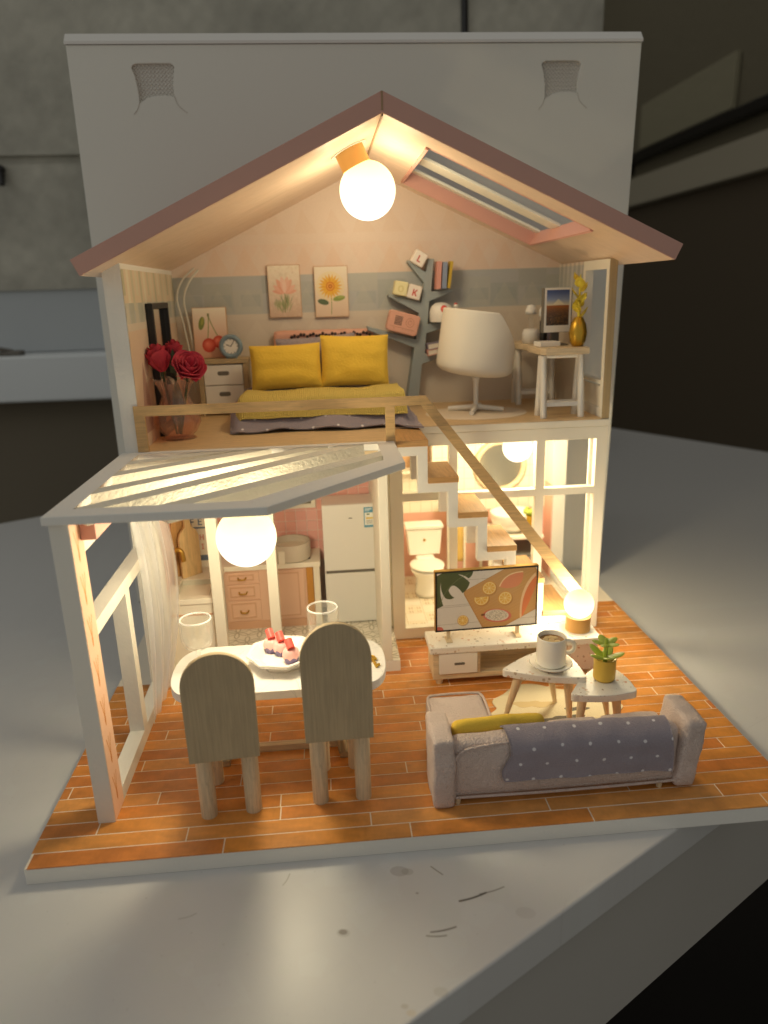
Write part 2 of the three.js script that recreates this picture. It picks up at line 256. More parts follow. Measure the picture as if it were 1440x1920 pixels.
const tvPrint = canvasTex(1024, 620, (g, w, h) => {
  g.fillStyle = '#d9d3cd'; g.fillRect(0, 0, w, h); g.strokeStyle = '#aaa29a'; g.lineWidth = 4; for (const y of [95, 355, 372, 560]) { g.beginPath(); g.moveTo(0, y); g.lineTo(w, y - 14); g.stroke(); }
  speck(g, w, h, 200, ['#cfc7bf', '#e2ddd8'], 6, 26, 0.25);
  g.save(); g.translate(640, 300); g.rotate(-0.47); g.fillStyle = '#b98a55'; g.beginPath(); g.roundRect(-300, -245, 760, 560, 40); g.fill(); g.fillStyle = '#c79a63'; g.beginPath(); g.roundRect(-290, -238, 740, 545, 34); g.fill(); for (let i = 0; i < 34; i++) { g.strokeStyle = i % 2 ? '#b9874f55' : '#d8ad7755'; g.lineWidth = rr(1, 4); g.beginPath(); const y = -230 + i * 16; g.moveTo(-285, y); g.quadraticCurveTo(80, y + rr(-14, 14), 440, y); g.stroke(); } g.restore();
  const citrus = (x, y, r, c = '#e3b455') => { g.fillStyle = '#6b401f44'; g.beginPath(); g.arc(x + 9, y + 9, r, 0, 7); g.fill(); g.fillStyle = '#d89c3a'; g.beginPath(); g.arc(x, y, r, 0, 7); g.fill(); g.fillStyle = '#efd9a0'; g.beginPath(); g.arc(x, y, r * 0.9, 0, 7); g.fill(); for (let i = 0; i < 9; i++) { const a = i * 0.698; g.fillStyle = c; g.beginPath(); g.moveTo(x + Math.cos(a) * 6, y + Math.sin(a) * 6); g.arc(x, y, r * 0.78, a - 0.29, a + 0.29); g.closePath(); g.fill(); } };
  citrus(535, 195, 72); citrus(700, 315, 72); citrus(265, 525, 56, '#dcae4e');
  g.save(); g.beginPath(); g.rect(380, 285, 160, 120); g.clip(); citrus(455, 300, 78); g.restore();
  g.fillStyle = '#d98a66'; g.beginPath(); g.moveTo(640, 190); g.quadraticCurveTo(690, 40, 880, 46); g.quadraticCurveTo(890, 150, 830, 190); g.quadraticCurveTo(740, 230, 640, 190); g.fill(); g.strokeStyle = '#ecd0a8'; g.lineWidth = 12; g.beginPath(); g.moveTo(640, 186); g.quadraticCurveTo(690, 38, 880, 44); g.stroke();
  g.fillStyle = '#e9c7a0'; g.beginPath(); g.moveTo(1010, 60); g.quadraticCurveTo(830, 210, 858, 560); g.quadraticCurveTo(960, 380, 1024, 150); g.closePath(); g.fill(); g.fillStyle = '#dd7f52'; g.beginPath(); g.moveTo(1020, 90); g.quadraticCurveTo(860, 240, 876, 540); g.quadraticCurveTo(960, 380, 1024, 170); g.closePath(); g.fill();
  g.fillStyle = '#cf7466'; g.beginPath(); g.ellipse(620, 500, 150, 74, 0.12, 0, 7); g.fill(); g.fillStyle = '#ddd6cb'; g.beginPath(); g.ellipse(616, 496, 124, 62, 0.12, 0, 7); g.fill(); for (let i = 0; i < 420; i++) { const a = rnd() * 6.283, r = Math.sqrt(rnd()); g.fillStyle = '#4e463f'; g.fillRect(616 + Math.cos(a) * r * 116, 496 + Math.sin(a) * r * 56, 3, 3); }
  g.fillStyle = '#7a4a30'; g.fillRect(455, 470, 40, 22); g.fillStyle = '#cf6f63'; g.beginPath(); g.moveTo(0, 580); g.quadraticCurveTo(60, 570, 70, 620); g.lineTo(0, 620); g.fill();
  g.fillStyle = '#4f5a3c'; g.beginPath(); g.moveTo(0, 30); g.lineTo(60, 0); g.lineTo(370, 0); g.quadraticCurveTo(360, 60, 320, 75); g.quadraticCurveTo(290, 40, 215, 22); g.quadraticCurveTo(300, 70, 335, 120); g.quadraticCurveTo(320, 190, 262, 230); g.quadraticCurveTo(240, 190, 205, 160); g.quadraticCurveTo(150, 110, 120, 190); g.quadraticCurveTo(140, 250, 180, 270); g.quadraticCurveTo(130, 300, 88, 270); g.quadraticCurveTo(30, 190, 46, 90); g.quadraticCurveTo(20, 200, 66, 350); g.lineTo(0, 380); g.closePath(); g.fill();
  g.strokeStyle = '#7d8767'; g.lineWidth = 4; g.beginPath(); g.moveTo(40, 330); g.quadraticCurveTo(90, 120, 330, 20); g.stroke();
  grainOver(g, w, h, 10);
});
const fieldPrint = canvasTex(256, 400, (g, w, h) => {
  g.fillStyle = '#efe9df'; g.fillRect(0, 0, w, h); const k = g.createLinearGradient(0, 20, 0, 190); k.addColorStop(0, '#3d4f86'); k.addColorStop(0.5, '#8e9cbd'); k.addColorStop(0.85, '#efd9ac'); k.addColorStop(1, '#c9843f'); g.fillStyle = k; g.fillRect(20, 20, 216, 170);
  const q = g.createLinearGradient(0, 160, 0, 335); q.addColorStop(0, '#b0662b'); q.addColorStop(0.35, '#6d4a30'); q.addColorStop(1, '#2e2a28'); g.fillStyle = q; g.fillRect(20, 158, 216, 180); for (let i = 0; i < 500; i++) { g.fillStyle = ['#9a6a3c', '#3a322c', '#c08a50', '#55483c'][i % 4] + '99'; const x = rr(22, 232), y = rr(170, 330); g.fillRect(x, y, 2 + (y - 160) / 40, 3 + (y - 160) / 25); } g.fillStyle = '#f6e7c2aa'; g.beginPath(); g.moveTo(80, 150); g.lineTo(130, 100); g.lineTo(190, 150); g.fill();
});
const clockPrint = canvasTex(256, 256, (g, w, h) => { g.fillStyle = '#f1ece4'; g.fillRect(0, 0, w, h); g.translate(128, 128); g.strokeStyle = '#3b3a3a'; for (let i = 0; i < 12; i++) { g.lineWidth = i % 3 ? 7 : 11; g.beginPath(); g.moveTo(Math.cos(i * 0.5236) * 88, Math.sin(i * 0.5236) * 88); g.lineTo(Math.cos(i * 0.5236) * 108, Math.sin(i * 0.5236) * 108); g.stroke(); } g.lineCap = 'round'; g.lineWidth = 9; g.beginPath(); g.moveTo(48, -74); g.lineTo(0, 0); g.stroke(); g.lineWidth = 12; g.beginPath(); g.moveTo(-62, -26); g.lineTo(0, 0); g.stroke(); });
const letterPrint = (ch, bg, fg) => canvasTex(128, 128, (g) => { g.fillStyle = bg; g.fillRect(0, 0, 128, 128); g.fillStyle = fg; g.font = 'bold 104px sans-serif'; g.textAlign = 'center'; g.textBaseline = 'middle'; g.fillText(ch, 64, 70); });
const radioPrint = canvasTex(360, 210, (g, w, h) => { g.fillStyle = '#dfa791'; g.fillRect(0, 0, w, h); g.fillStyle = '#3a322c'; for (let i = 0; i < 6; i++) g.fillRect(66, 36 + i * 18, 96, 10); g.strokeStyle = '#b07a63'; g.lineWidth = 5; g.beginPath(); g.arc(262, 82, 50, 0, 7); g.stroke(); g.beginPath(); g.arc(262, 82, 24, 0, 7); g.stroke(); g.beginPath(); g.moveTo(262, 82); g.lineTo(262, 48); g.stroke(); g.lineWidth = 4; g.beginPath(); g.moveTo(24, 162); g.lineTo(336, 162); g.stroke(); for (const x of [190, 230, 268, 306]) { g.beginPath(); g.moveTo(x, 162); g.lineTo(x, 182); g.stroke(); } g.fillStyle = '#a5684f'; g.beginPath(); g.arc(80, 180, 6, 0, 7); g.fill(); });
const energyPrint = canvasTex(160, 230, (g, w, h) => { g.fillStyle = '#eef0ea'; g.fillRect(0, 0, w, h); g.fillStyle = '#5f9fbd'; g.fillRect(0, 0, w, 62); g.fillRect(0, 62, 12, h); g.fillRect(w - 12, 62, 12, h); g.fillRect(0, h - 26, w, 26); g.fillStyle = '#dfeaf0'; g.fillRect(18, 16, 90, 12); g.fillRect(18, 36, 60, 8); g.fillStyle = '#e0c65a'; g.fillRect(30, 116, 96, 18); g.fillStyle = '#3c6b4c'; g.fillRect(40, 74, 40, 14); g.fillStyle = '#777'; for (let i = 0; i < 3; i++) g.fillRect(34, 150 + i * 16, 84, 5); });
const posterPrint = canvasTex(180, 400, (g, w, h) => { g.fillStyle = '#efe5d2'; g.fillRect(0, 0, w, h); g.fillStyle = '#6b7d94'; g.font = 'bold 74px sans-serif'; g.fillText('F E', 26, 92); g.fillRect(26, 104, 120, 12); g.fillStyle = '#d9967f'; g.font = 'bold 58px sans-serif'; g.fillText('H', 90, 200); g.fillText('I', 100, 268); g.fillStyle = '#6b7d94'; g.fillRect(78, 310, 76, 40); });
const dotsPrint = canvasTex(512, 512, (g, w, h) => { g.fillStyle = '#9a9098'; g.fillRect(0, 0, w, h); for (let j = 0; j < 6; j++) for (let i = 0; i < 4; i++) { const x = (i + (j & 1) / 2) * 128 + 30 + rr(-6, 6), y = j * 85.3 + 30 + rr(-6, 6); g.fillStyle = '#e6e0e2'; g.beginPath(); g.ellipse(x, y, rr(7, 9), rr(7, 9), rnd() * 3, 0, 7); g.fill(); } grainOver(g, w, h, 26); }, { repeat: [1 / 4.4, 1 / 3.9] });
const tableMarks = canvasTex(2048, 2048, (g, w, h) => {                                // worn paint of the big table: region x -10..30, z -20..20
  g.fillStyle = '#cdcbc9'; g.fillRect(0, 0, w, h); const X = (x) => (x + 10) / 40 * w, Y = (z) => (z + 20) / 40 * h;
  for (let i = 0; i < 2600; i++) { g.globalAlpha = rr(0.05, 0.3); g.fillStyle = rnd() > 0.5 ? '#8d8983' : '#cfccc8'; g.beginPath(); g.arc(rnd() * w, rnd() * h, rr(0.5, 1.6), 0, 7); g.fill(); } for (let i = 0; i < 60; i++) { g.globalAlpha = rr(0.04, 0.14); g.strokeStyle = '#7b766e'; g.lineWidth = rr(0.6, 1.4); const x = rnd() * w, y = rnd() * h, a = rr(-0.5, 0.3); g.beginPath(); g.moveTo(x, y); g.lineTo(x + Math.cos(a) * rr(20, 90), y + Math.sin(a) * rr(20, 90)); g.stroke(); } g.globalAlpha = 1; speck(g, w, h, 900, ['#cac8c4', '#d9d7d4', '#c6c4c0'], 8, 50, 0.15);
  const line = (a, b, wd, col, al) => { g.globalAlpha = al; g.strokeStyle = col; g.lineWidth = wd; g.lineCap = 'round'; g.beginPath(); g.moveTo(X(a[0]), Y(a[1])); g.quadraticCurveTo(X((a[0] + b[0]) / 2) + 2, Y((a[1] + b[1]) / 2) + 3, X(b[0]), Y(b[1])); g.stroke(); g.globalAlpha = 1; };
  line([13.54, 2.2], [14.4, 1.97], 3.2, '#3c3730', 0.9); line([14.2, 2.0], [15.0, 1.81], 2, '#4a443c', 0.6); line([12.51, 3.21], [13.26, 3.11], 2.4, '#4a443c', 0.75); line([12.37, 3.32], [12.94, 3.37], 2, '#55503f', 0.6); line([12.88, 0.72], [13.2, 1.1], 1.8, '#55503f', 0.6); line([8.35, 0.5], [8.15, 0.95], 1.5, '#55503f', 0.4); line([5.1, 1.9], [5.6, 1.75], 2, '#7a756c', 0.3);
  for (const [x, z, r, al, c] of [[9.98, 2.92, 0.13, 0.62, '#4f4438'], [9.99, 2.95, 0.2, 0.18, '#5a5044'], [11.85, 0.8, 0.3, 0.3, '#6d675f'], [12.1, 0.85, 0.2, 0.25, '#6d675f'], [15.4, 2.85, 0.3, 0.13, '#6d675f'], [12.3, 1.75, 0.05, 0.5, '#4f4438'], [11.65, 5.6, 0.13, 0.6, '#c9b79a'], [11.5, 5.4, 0.1, 0.35, '#8a7d66'], [12.5, 5.1, 0.2, 0.2, '#8a7d66']]) { g.globalAlpha = al * 0.7; g.fillStyle = c; g.beginPath(); g.ellipse(X(x), Y(z), r * 51, r * 36, 0.2, 0, 7); g.fill(); g.globalAlpha = 1; }
});
const plasterTex = dataTex(512, 512, (x, y) => { const a = fbm(x * 8, y * 8, 8, 8, 61, 5), b = fbm(x * 30, y * 30, 30, 30, 63, 3), k = 0.86 + 0.2 * (a - 0.5) + 0.12 * (b - 0.5); return [0.80 * k, 0.78 * k, 0.72 * k]; }, [34, 34]);
// ------------------------------------------------------------------ materials
const M = {
  board: std({ color: hex('#eae6de'), roughness: 0.72, bumpMap: bumpPaint, bumpScale: 0.00008 }),
  paint: std({ color: hex('#e6e1d6'), roughness: 0.6, bumpMap: bumpPaint, bumpScale: 0.00006 }),
  frame: std({ color: hex('#ece6d6'), roughness: 0.62, bumpMap: bumpPaint, bumpScale: 0.00005 }),
  slatRough: std({ color: hex('#e4decd'), roughness: 0.75, bumpMap: bumpPaint, bumpScale: 0.0003 }),
  edgeRaw: std({ color: hex('#a08466'), roughness: 0.85 }),
  wood: std({ map: woodTex, roughness: 0.55, bumpMap: woodBump, bumpScale: 0.00006 }),
  woodDull: std({ map: woodPale, color: hex('#e2d7c8'), roughness: 0.8, bumpMap: woodBump, bumpScale: 0.00012 }),
  woodFloor: std({ map: woodTex, color: hex('#fff2df'), roughness: 0.42 }),
  rail: std({ map: woodTex, color: hex('#efd9b6'), roughness: 0.55, bumpMap: woodBump, bumpScale: 0.00006 }),
  tread: std({ map: woodTex, color: hex('#e2c196'), roughness: 0.5, bumpMap: woodBump, bumpScale: 0.00006 }),
  roofTop: std({ color: hex('#c4988b'), roughness: 0.7, bumpMap: bumpFine, bumpScale: 0.00004 }),
  roofUnder: phy({ color: hex('#f0d2b6'), roughness: 0.27, bumpMap: bumpCoarse, bumpScale: 0.0006 }),
  pinkTrim: std({ color: hex('#dba394'), roughness: 0.6, bumpMap: bumpFine, bumpScale: 0.00004 }),
  pinkTile: phy({ color: hex('#efb3a8'), roughness: 0.28 }), pinkTile2: phy({ color: hex('#ecaea0'), roughness: 0.28 }), pinkTile3: phy({ color: hex('#f1bab0'), roughness: 0.32 }),
  grout: std({ color: hex('#f3d9cf'), roughness: 0.8 }),
  cabinet: std({ color: hex('#e8bfa4'), roughness: 0.5 }), cabinetDark: std({ color: hex('#d9ab8c'), roughness: 0.5 }),
  cream: std({ color: hex('#f1e8d6'), roughness: 0.5 }), steel: std({ color: hex('#b9b7ae'), roughness: 0.35, metalness: 0.6 }), brass: std({ color: hex('#c39a4a'), roughness: 0.3, metalness: 0.85 }),
  fridge: phy({ color: hex('#e9e7e1'), roughness: 0.3 }), fridgeGap: std({ color: hex('#6f6a62') }), ceramic: phy({ color: hex('#f5f0e5'), roughness: 0.2 }),
  white: std({ color: hex('#eeeae2'), roughness: 0.45 }), black: std({ color: hex('#1d1a19'), roughness: 0.4 }), mirror: std({ color: hex('#c9c8c4'), roughness: 0.05, metalness: 1 }),
  gold: std({ color: hex('#cfa63c'), roughness: 0.3, metalness: 0.75 }), goldPot: std({ color: hex('#dcb850'), roughness: 0.38, metalness: 0.25 }), goldLeaf: std({ color: hex('#e0cc44'), roughness: 0.4, metalness: 0.2 }),
  blueGrey: std({ color: hex('#8296a3'), roughness: 0.5 }), treeGrey: std({ color: hex('#9aa3a5'), roughness: 0.6 }),
  pinkPlastic: std({ color: hex('#dfa791'), roughness: 0.45 }), bookPink: std({ color: hex('#d99a8c') }), bookBlue: std({ color: hex('#8e97ac') }), bookYellow: std({ color: hex('#c8a73c') }), bookGrey: std({ color: hex('#93899a') }), page: std({ color: hex('#e9e2d4') }),
  yellowCloth: phy({ color: hex('#e9c248'), roughness: 0.95, bumpMap: bumpFur, bumpScale: 0.0002, sheen: 0.5, sheenColor: hex('#f2d070'), sheenRoughness: 0.6 }),
  knit: phy({ color: hex('#e6cd6e'), roughness: 0.95, sheen: 0.4, sheenColor: hex('#f2df90') }),
  dots: phy({ map: dotsPrint, roughness: 0.95, bumpMap: bumpFur, bumpScale: 0.00025, sheen: 0.5, sheenColor: hex('#b5a9bb'), sheenRoughness: 0.6 }),
  dotsBed: phy({ map: again(dotsPrint, 4.4, 3.9), roughness: 0.95, bumpMap: bumpFur, bumpScale: 0.00015 }),
  velvet: phy({ color: hex('#dcc8be'), roughness: 0.95, bumpMap: bumpFur, bumpScale: 0.0007, sheen: 0.7, sheenColor: hex('#ecd6cc'), sheenRoughness: 0.5 }),
  shell: std({ color: hex('#e9e3d6'), roughness: 0.65, bumpMap: bumpFine, bumpScale: 0.00005 }),
  terrazzo: std({ map: terrazzo, roughness: 0.33, bumpMap: bumpFine, bumpScale: 0.00006 }), terrazzoPink: std({ map: terrazzoPink, roughness: 0.5 }), marble: phy({ map: marble, roughness: 0.3 }),
  glass: phy({ color: hex('#fdfdfb'), transmission: 0.945, thickness: 0, ior: 1.5, roughness: 0.06 }), pinkGlass: phy({ color: hex('#fceae0'), transmission: 0.91, thickness: 0, ior: 1.45, roughness: 0.12 }),
  leaf: phy({ color: hex('#b5c552'), roughness: 0.3, transmission: 0.2, thickness: 0 }), leafDark: std({ color: hex('#3f4f35'), roughness: 0.6 }),
  glassRim: phy({ color: hex('#ffffff'), transmission: 0.72, thickness: 0, roughness: 0.2 }),
  red: phy({ color: hex('#d95468'), roughness: 0.6, sheen: 0.4, sheenColor: hex('#e06070') }), redDark: phy({ color: hex('#bf3648'), roughness: 0.65 }), redGlaze: phy({ color: hex('#df5a50'), roughness: 0.3 }), icing: phy({ color: hex('#efb6b0'), roughness: 0.35 }), cakeCup: phy({ color: hex('#7d6f96'), roughness: 0.4 }),
  coffee: phy({ color: hex('#9c7442'), roughness: 0.25 }), foam: std({ color: hex('#d9bd8a') }), tulle: phy({ color: hex('#ffffff'), roughness: 0.5, transmission: 0.86, thickness: 0, side: THREE.DoubleSide }),
  wire: std({ color: hex('#d8d4c8'), roughness: 0.4 }), socket: std({ color: hex('#d9a75e'), roughness: 0.5 }),
  case: std({ color: hex('#dedbd1'), roughness: 0.62, bumpMap: bumpFine, bumpScale: 0.00004 }),
};
// ------------------------------------------------------------------ the place around the doll's house
{
  const P = (t, n) => [t * 0.86 + n * 0.51, t * -0.51 + n * 0.86];
  const tab = thing('white_table', 'large white painted table with scratches and smudges under the dollhouse', 'table', [0, -0.61, 0]);
  const top = std({ map: tableMarks, roughness: 0.34, bumpMap: again(bumpPaint, 5, 5), bumpScale: 0.00012 });
  const g = extY([P(-75, 10.95), P(77, 10.95), P(77, -44.5), P(-75, -44.5)], -1.35, 0, { bevel: 0.07 }), p = g.attributes.position, uv = new Float32Array(p.count * 2);
  for (let i = 0; i < p.count; i++) { uv[i * 2] = (p.getX(i) + 10) / 40; uv[i * 2 + 1] = 1 - (p.getZ(i) + 20) / 40; }
  g.setAttribute('uv', new THREE.BufferAttribute(uv, 2)); g.userData.keepUv = true;
  part('table_top', g, top, tab);
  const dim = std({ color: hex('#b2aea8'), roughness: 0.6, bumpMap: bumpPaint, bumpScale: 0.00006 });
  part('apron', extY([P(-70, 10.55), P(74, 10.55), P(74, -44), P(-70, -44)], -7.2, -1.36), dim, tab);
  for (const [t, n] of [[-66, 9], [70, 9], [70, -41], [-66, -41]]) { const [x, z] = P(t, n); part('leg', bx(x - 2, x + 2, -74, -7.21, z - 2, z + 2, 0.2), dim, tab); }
}
struct('floor', bx(-160, 200, -76, -75, -190, 120), std({ color: hex('#2a2622'), roughness: 0.8 }));
{
  const plaster = std({ map: plasterTex, roughness: 0.9, bumpMap: again(bumpCoarse, 9, 9), bumpScale: 0.0012 });
  struct('wall', [bx(-110, 40, 18.35, 30.25, -66, -62), bx(-110, 40, 31.05, 75, -66, -62), bx(-110, 40, 30.25, 31.05, -66, -62.5)], plaster);
  struct('wall', bx(-110, 40, 12.1, 18.34, -66, -62.3), std({ color: hex('#b4b8ba'), roughness: 0.7 }));
  struct('wall', bx(-110, 40, -75, 7.3, -66, -60.5), std({ color: hex('#756b5a'), roughness: 0.85 }));  // shade of the gap below the sill is put into this colour
  { const hk = thing('wall_hook', 'small dark hook on the textured wall at the far left', 'hook', [-20.4, 29.2, -61.95]); part('hook', [sph(0.5, 0, 0.5, 0.3, 14, 10), rod([0, 0.5, 0.3], [0.15, -0.9, 0.7], 0.4, 0.28)], M.black, hk);
    const cb = thing('wall_cable', 'thin dark cable running up the wall above the white case', 'cable', [25.9, 41, -61.8]); part('cable', tube([[0.1, -4, 0], [0, 4, 0.1], [-0.1, 14, 0], [0, 26, 0]], 0.35, 30), M.black, cb);
    const lt = thing('sill_latch', 'small grey latch lying on the pale window sill', 'latch', [-21.2, 12.0, -59]); part('body', [bx(-1.1, 1.1, 0, 0.5, -0.7, 0.7, 0.15), rod([0.2, 0.4, 0.2], [-0.9, 0.8, 0.9], 0.25, 0.18)], M.fridgeGap, lt); }
  struct('window_sill', bx(-110, 40, 7.35, 12.0, -66, -57.6, 0.3), std({ color: hex('#dcdfe0'), roughness: 0.55 }));
  const dark = std({ color: hex('#766e5a'), roughness: 0.85, bumpMap: bumpCoarse, bumpScale: 0.001 }), unlitBrown = std({ color: hex('#5e5241'), roughness: 0.85 });  // darkness of the unlit far side is put into these wall colours
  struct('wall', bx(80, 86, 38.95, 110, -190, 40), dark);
  struct('wall', bx(80.4, 86, -75, 33.2, -190, 40), unlitBrown);
  struct('wall', bx(-160, 86, -75, 110, -196, -190.2), dark);
  struct('wall_rail', bx(78.6, 86, 33.25, 38.9, -190, 40, 0.3), std({ color: hex('#b3aa96'), roughness: 0.7 }));
  const shelf = thing('wall_shelf', 'long black bar mounted on the dark wall above the pale rail', 'shelf', [79.2, 42.6, -110]);
  part('board', bx(-1.6, 0.7, -0.9, 0.9, -62, 60, 0.2), M.black, shelf);
  part('bracket', [bx(-0.4, 0.78, -2.6, -0.9, -40, -38), bx(-0.4, 0.78, -2.6, -0.9, 30, 32)], M.black, shelf);
  const box = thing('wall_panel', 'grey rough panel on the dark wall above the black bar', 'panel', [79.5, 46, -118]);
  part('panel', bx(-0.6, 0.4, -1.9, 6.5, -26, 10, 0.2), std({ color: hex('#979078'), roughness: 0.9, bumpMap: bumpCoarse, bumpScale: 0.001 }), box);
}
{ // tall white moulded case behind the house
  const cs = thing('white_case', 'tall white moulded plastic case with two woven grip recesses behind the dollhouse', 'case', [0, -0.61, 0]);
  const grips = [[1.5, 3.62], [22.45, 24.55]].map(([a, b]) => [a, b]);
  const out = [[-1.75, 0.02], [27.2, 0.02], [27.75, 29.85], [-1.55, 29.85]];
  const gripShape = (a, b) => { const w = b - a, y = 28.95; const s = []; const q = (x, yy) => s.push([a + x * w, y + yy]); q(0.0, -0.12); q(0.03, 0.0); q(0.1, 0.07); q(0.5, 0.08); q(0.9, 0.07); q(0.97, 0); q(1.0, -0.12); q(0.96, -0.45); q(0.93, -0.9); q(0.93, -1.42); q(0.75, -1.36); q(0.5, -1.37); q(0.3, -1.46); q(0.1, -1.7); q(0.1, -1.1); q(0.06, -0.5); return s; };
  const holes = grips.map(([a, b]) => gripShape(a, b));
  part('front_panel', ext(out, -23.0, -22.5, { holes, bevel: 0.03 }), M.case, cs);
  part('body', ext([[-1.74, 0.01], [27.19, 0.01], [27.74, 29.84], [-1.54, 29.84]], -36, -23.35), M.case, cs);
  const weave = dataTex(128, 128, (x, y) => { const u = (x + y) * 4, v = (x - y) * 4, a = Math.abs(Math.sin(u * Math.PI)), b = Math.abs(Math.sin(v * Math.PI)); return (Math.floor(u) + Math.floor(v)) & 1 ? a : b; }, [0.75, 0.75], false);
  for (const [a, b] of grips) {
    part('grip_recess', bx(a - 0.3, b + 0.3, 27.0, 29.3, -23.34, -22.66), std({ color: hex('#dfd8cd'), roughness: 0.7, bumpMap: weave, bumpScale: 0.0006 }), cs);
    const w = b - a; part('grip_crease', [tube([[a + 0.1 * w, 27.3, -22.49], [a + 0.04 * w, 27.0, -22.49], [a - 0.06 * w, 26.75, -22.49]], 0.018), tube([[a + 0.93 * w, 27.55, -22.49], [a + 1.0 * w, 27.15, -22.49], [a + 1.2 * w, 26.78, -22.49]], 0.018)], std({ color: hex('#c4bdb2') }), cs);
  }
  const rim = ext([[-22.44, 29.87], [-22.44, 30.0], [-22.8, 30.42], [-36, 30.42], [-36, 29.87]].map(([z, y]) => [-z, y]), -1.62, 27.82, { bevel: 0.04 }).rotateY(Math.PI / 2);
  part('lid_rim', rim, std({ color: hex('#dcd8d2'), roughness: 0.5 }), cs);
}
// ------------------------------------------------------------------ the doll's house
const H = thing('dollhouse', 'two-storey open-front miniature dollhouse with mauve gabled roof, porch and orange plank base', 'dollhouse', [0, 0, 0]);
{ // base board and its planks
  const base = part('base_board', bx(0, 26, -0.61, -0.035, -22.2, 0, 0.02), M.board, H);
  part('grout', bx(0.01, 25.99, -0.034, -0.012, -22.1, -0.01), std({ color: hex('#f1e4cf'), roughness: 0.7 }), base);
  const pl = ['#e59748', '#e19043', '#e69b4e', '#de8e47', '#e59847', '#da8742', '#e8a056'].map((c, i) => dataTex(128, 64, (x, y) => { const n = fbm(x * 5, y * 4, 5, 4, 90 + i, 4), f = fbm(x * 40, y * 6, 40, 6, 80 + i, 2), k = 0.86 + 0.28 * (n - 0.2) * 0.8 + 0.06 * (f - 0.5), q = hex(c).convertLinearToSRGB(); return [q.r * k, q.g * k, q.b * k]; }, [3.1, 1.3]));
  const mats = pl.map((t) => phy({ map: t, roughness: 0.3, bumpMap: bumpFine, bumpScale: 0.00003 }));
  const pitch = 0.662, len = 6.15, offs = [0.07, 4.93, 1.85, 1.82, 3.6, 0.3, 5.1, 2.6, 4.3, 1.2, 3.1, 5.6];
  for (let r = 0; r < 26; r++) {
    const z1 = -r * pitch - (r ? 0.026 : 0.0), z0 = -(r + 1) * pitch + 0.026; let x = offs[r % 12] + (r > 11 ? 1.1 : 0); while (x > 0) x -= len;
    for (; x < 26; x += len) { const a = Math.max(0, x + 0.022), b = Math.min(26, x + len - 0.022); if (b - a > 0.1 && !(r > 16 && b < 13)) part('floor_plank', bx(a, b, -0.036, 0, z0, z1), mats[Math.floor(rnd() * mats.length)], base); }
  }
}
const Z1 = -10.93, Z0 = -14.1, ZB = -21.4, XL = 1.87, XR = 23.84, XM = 12.855;
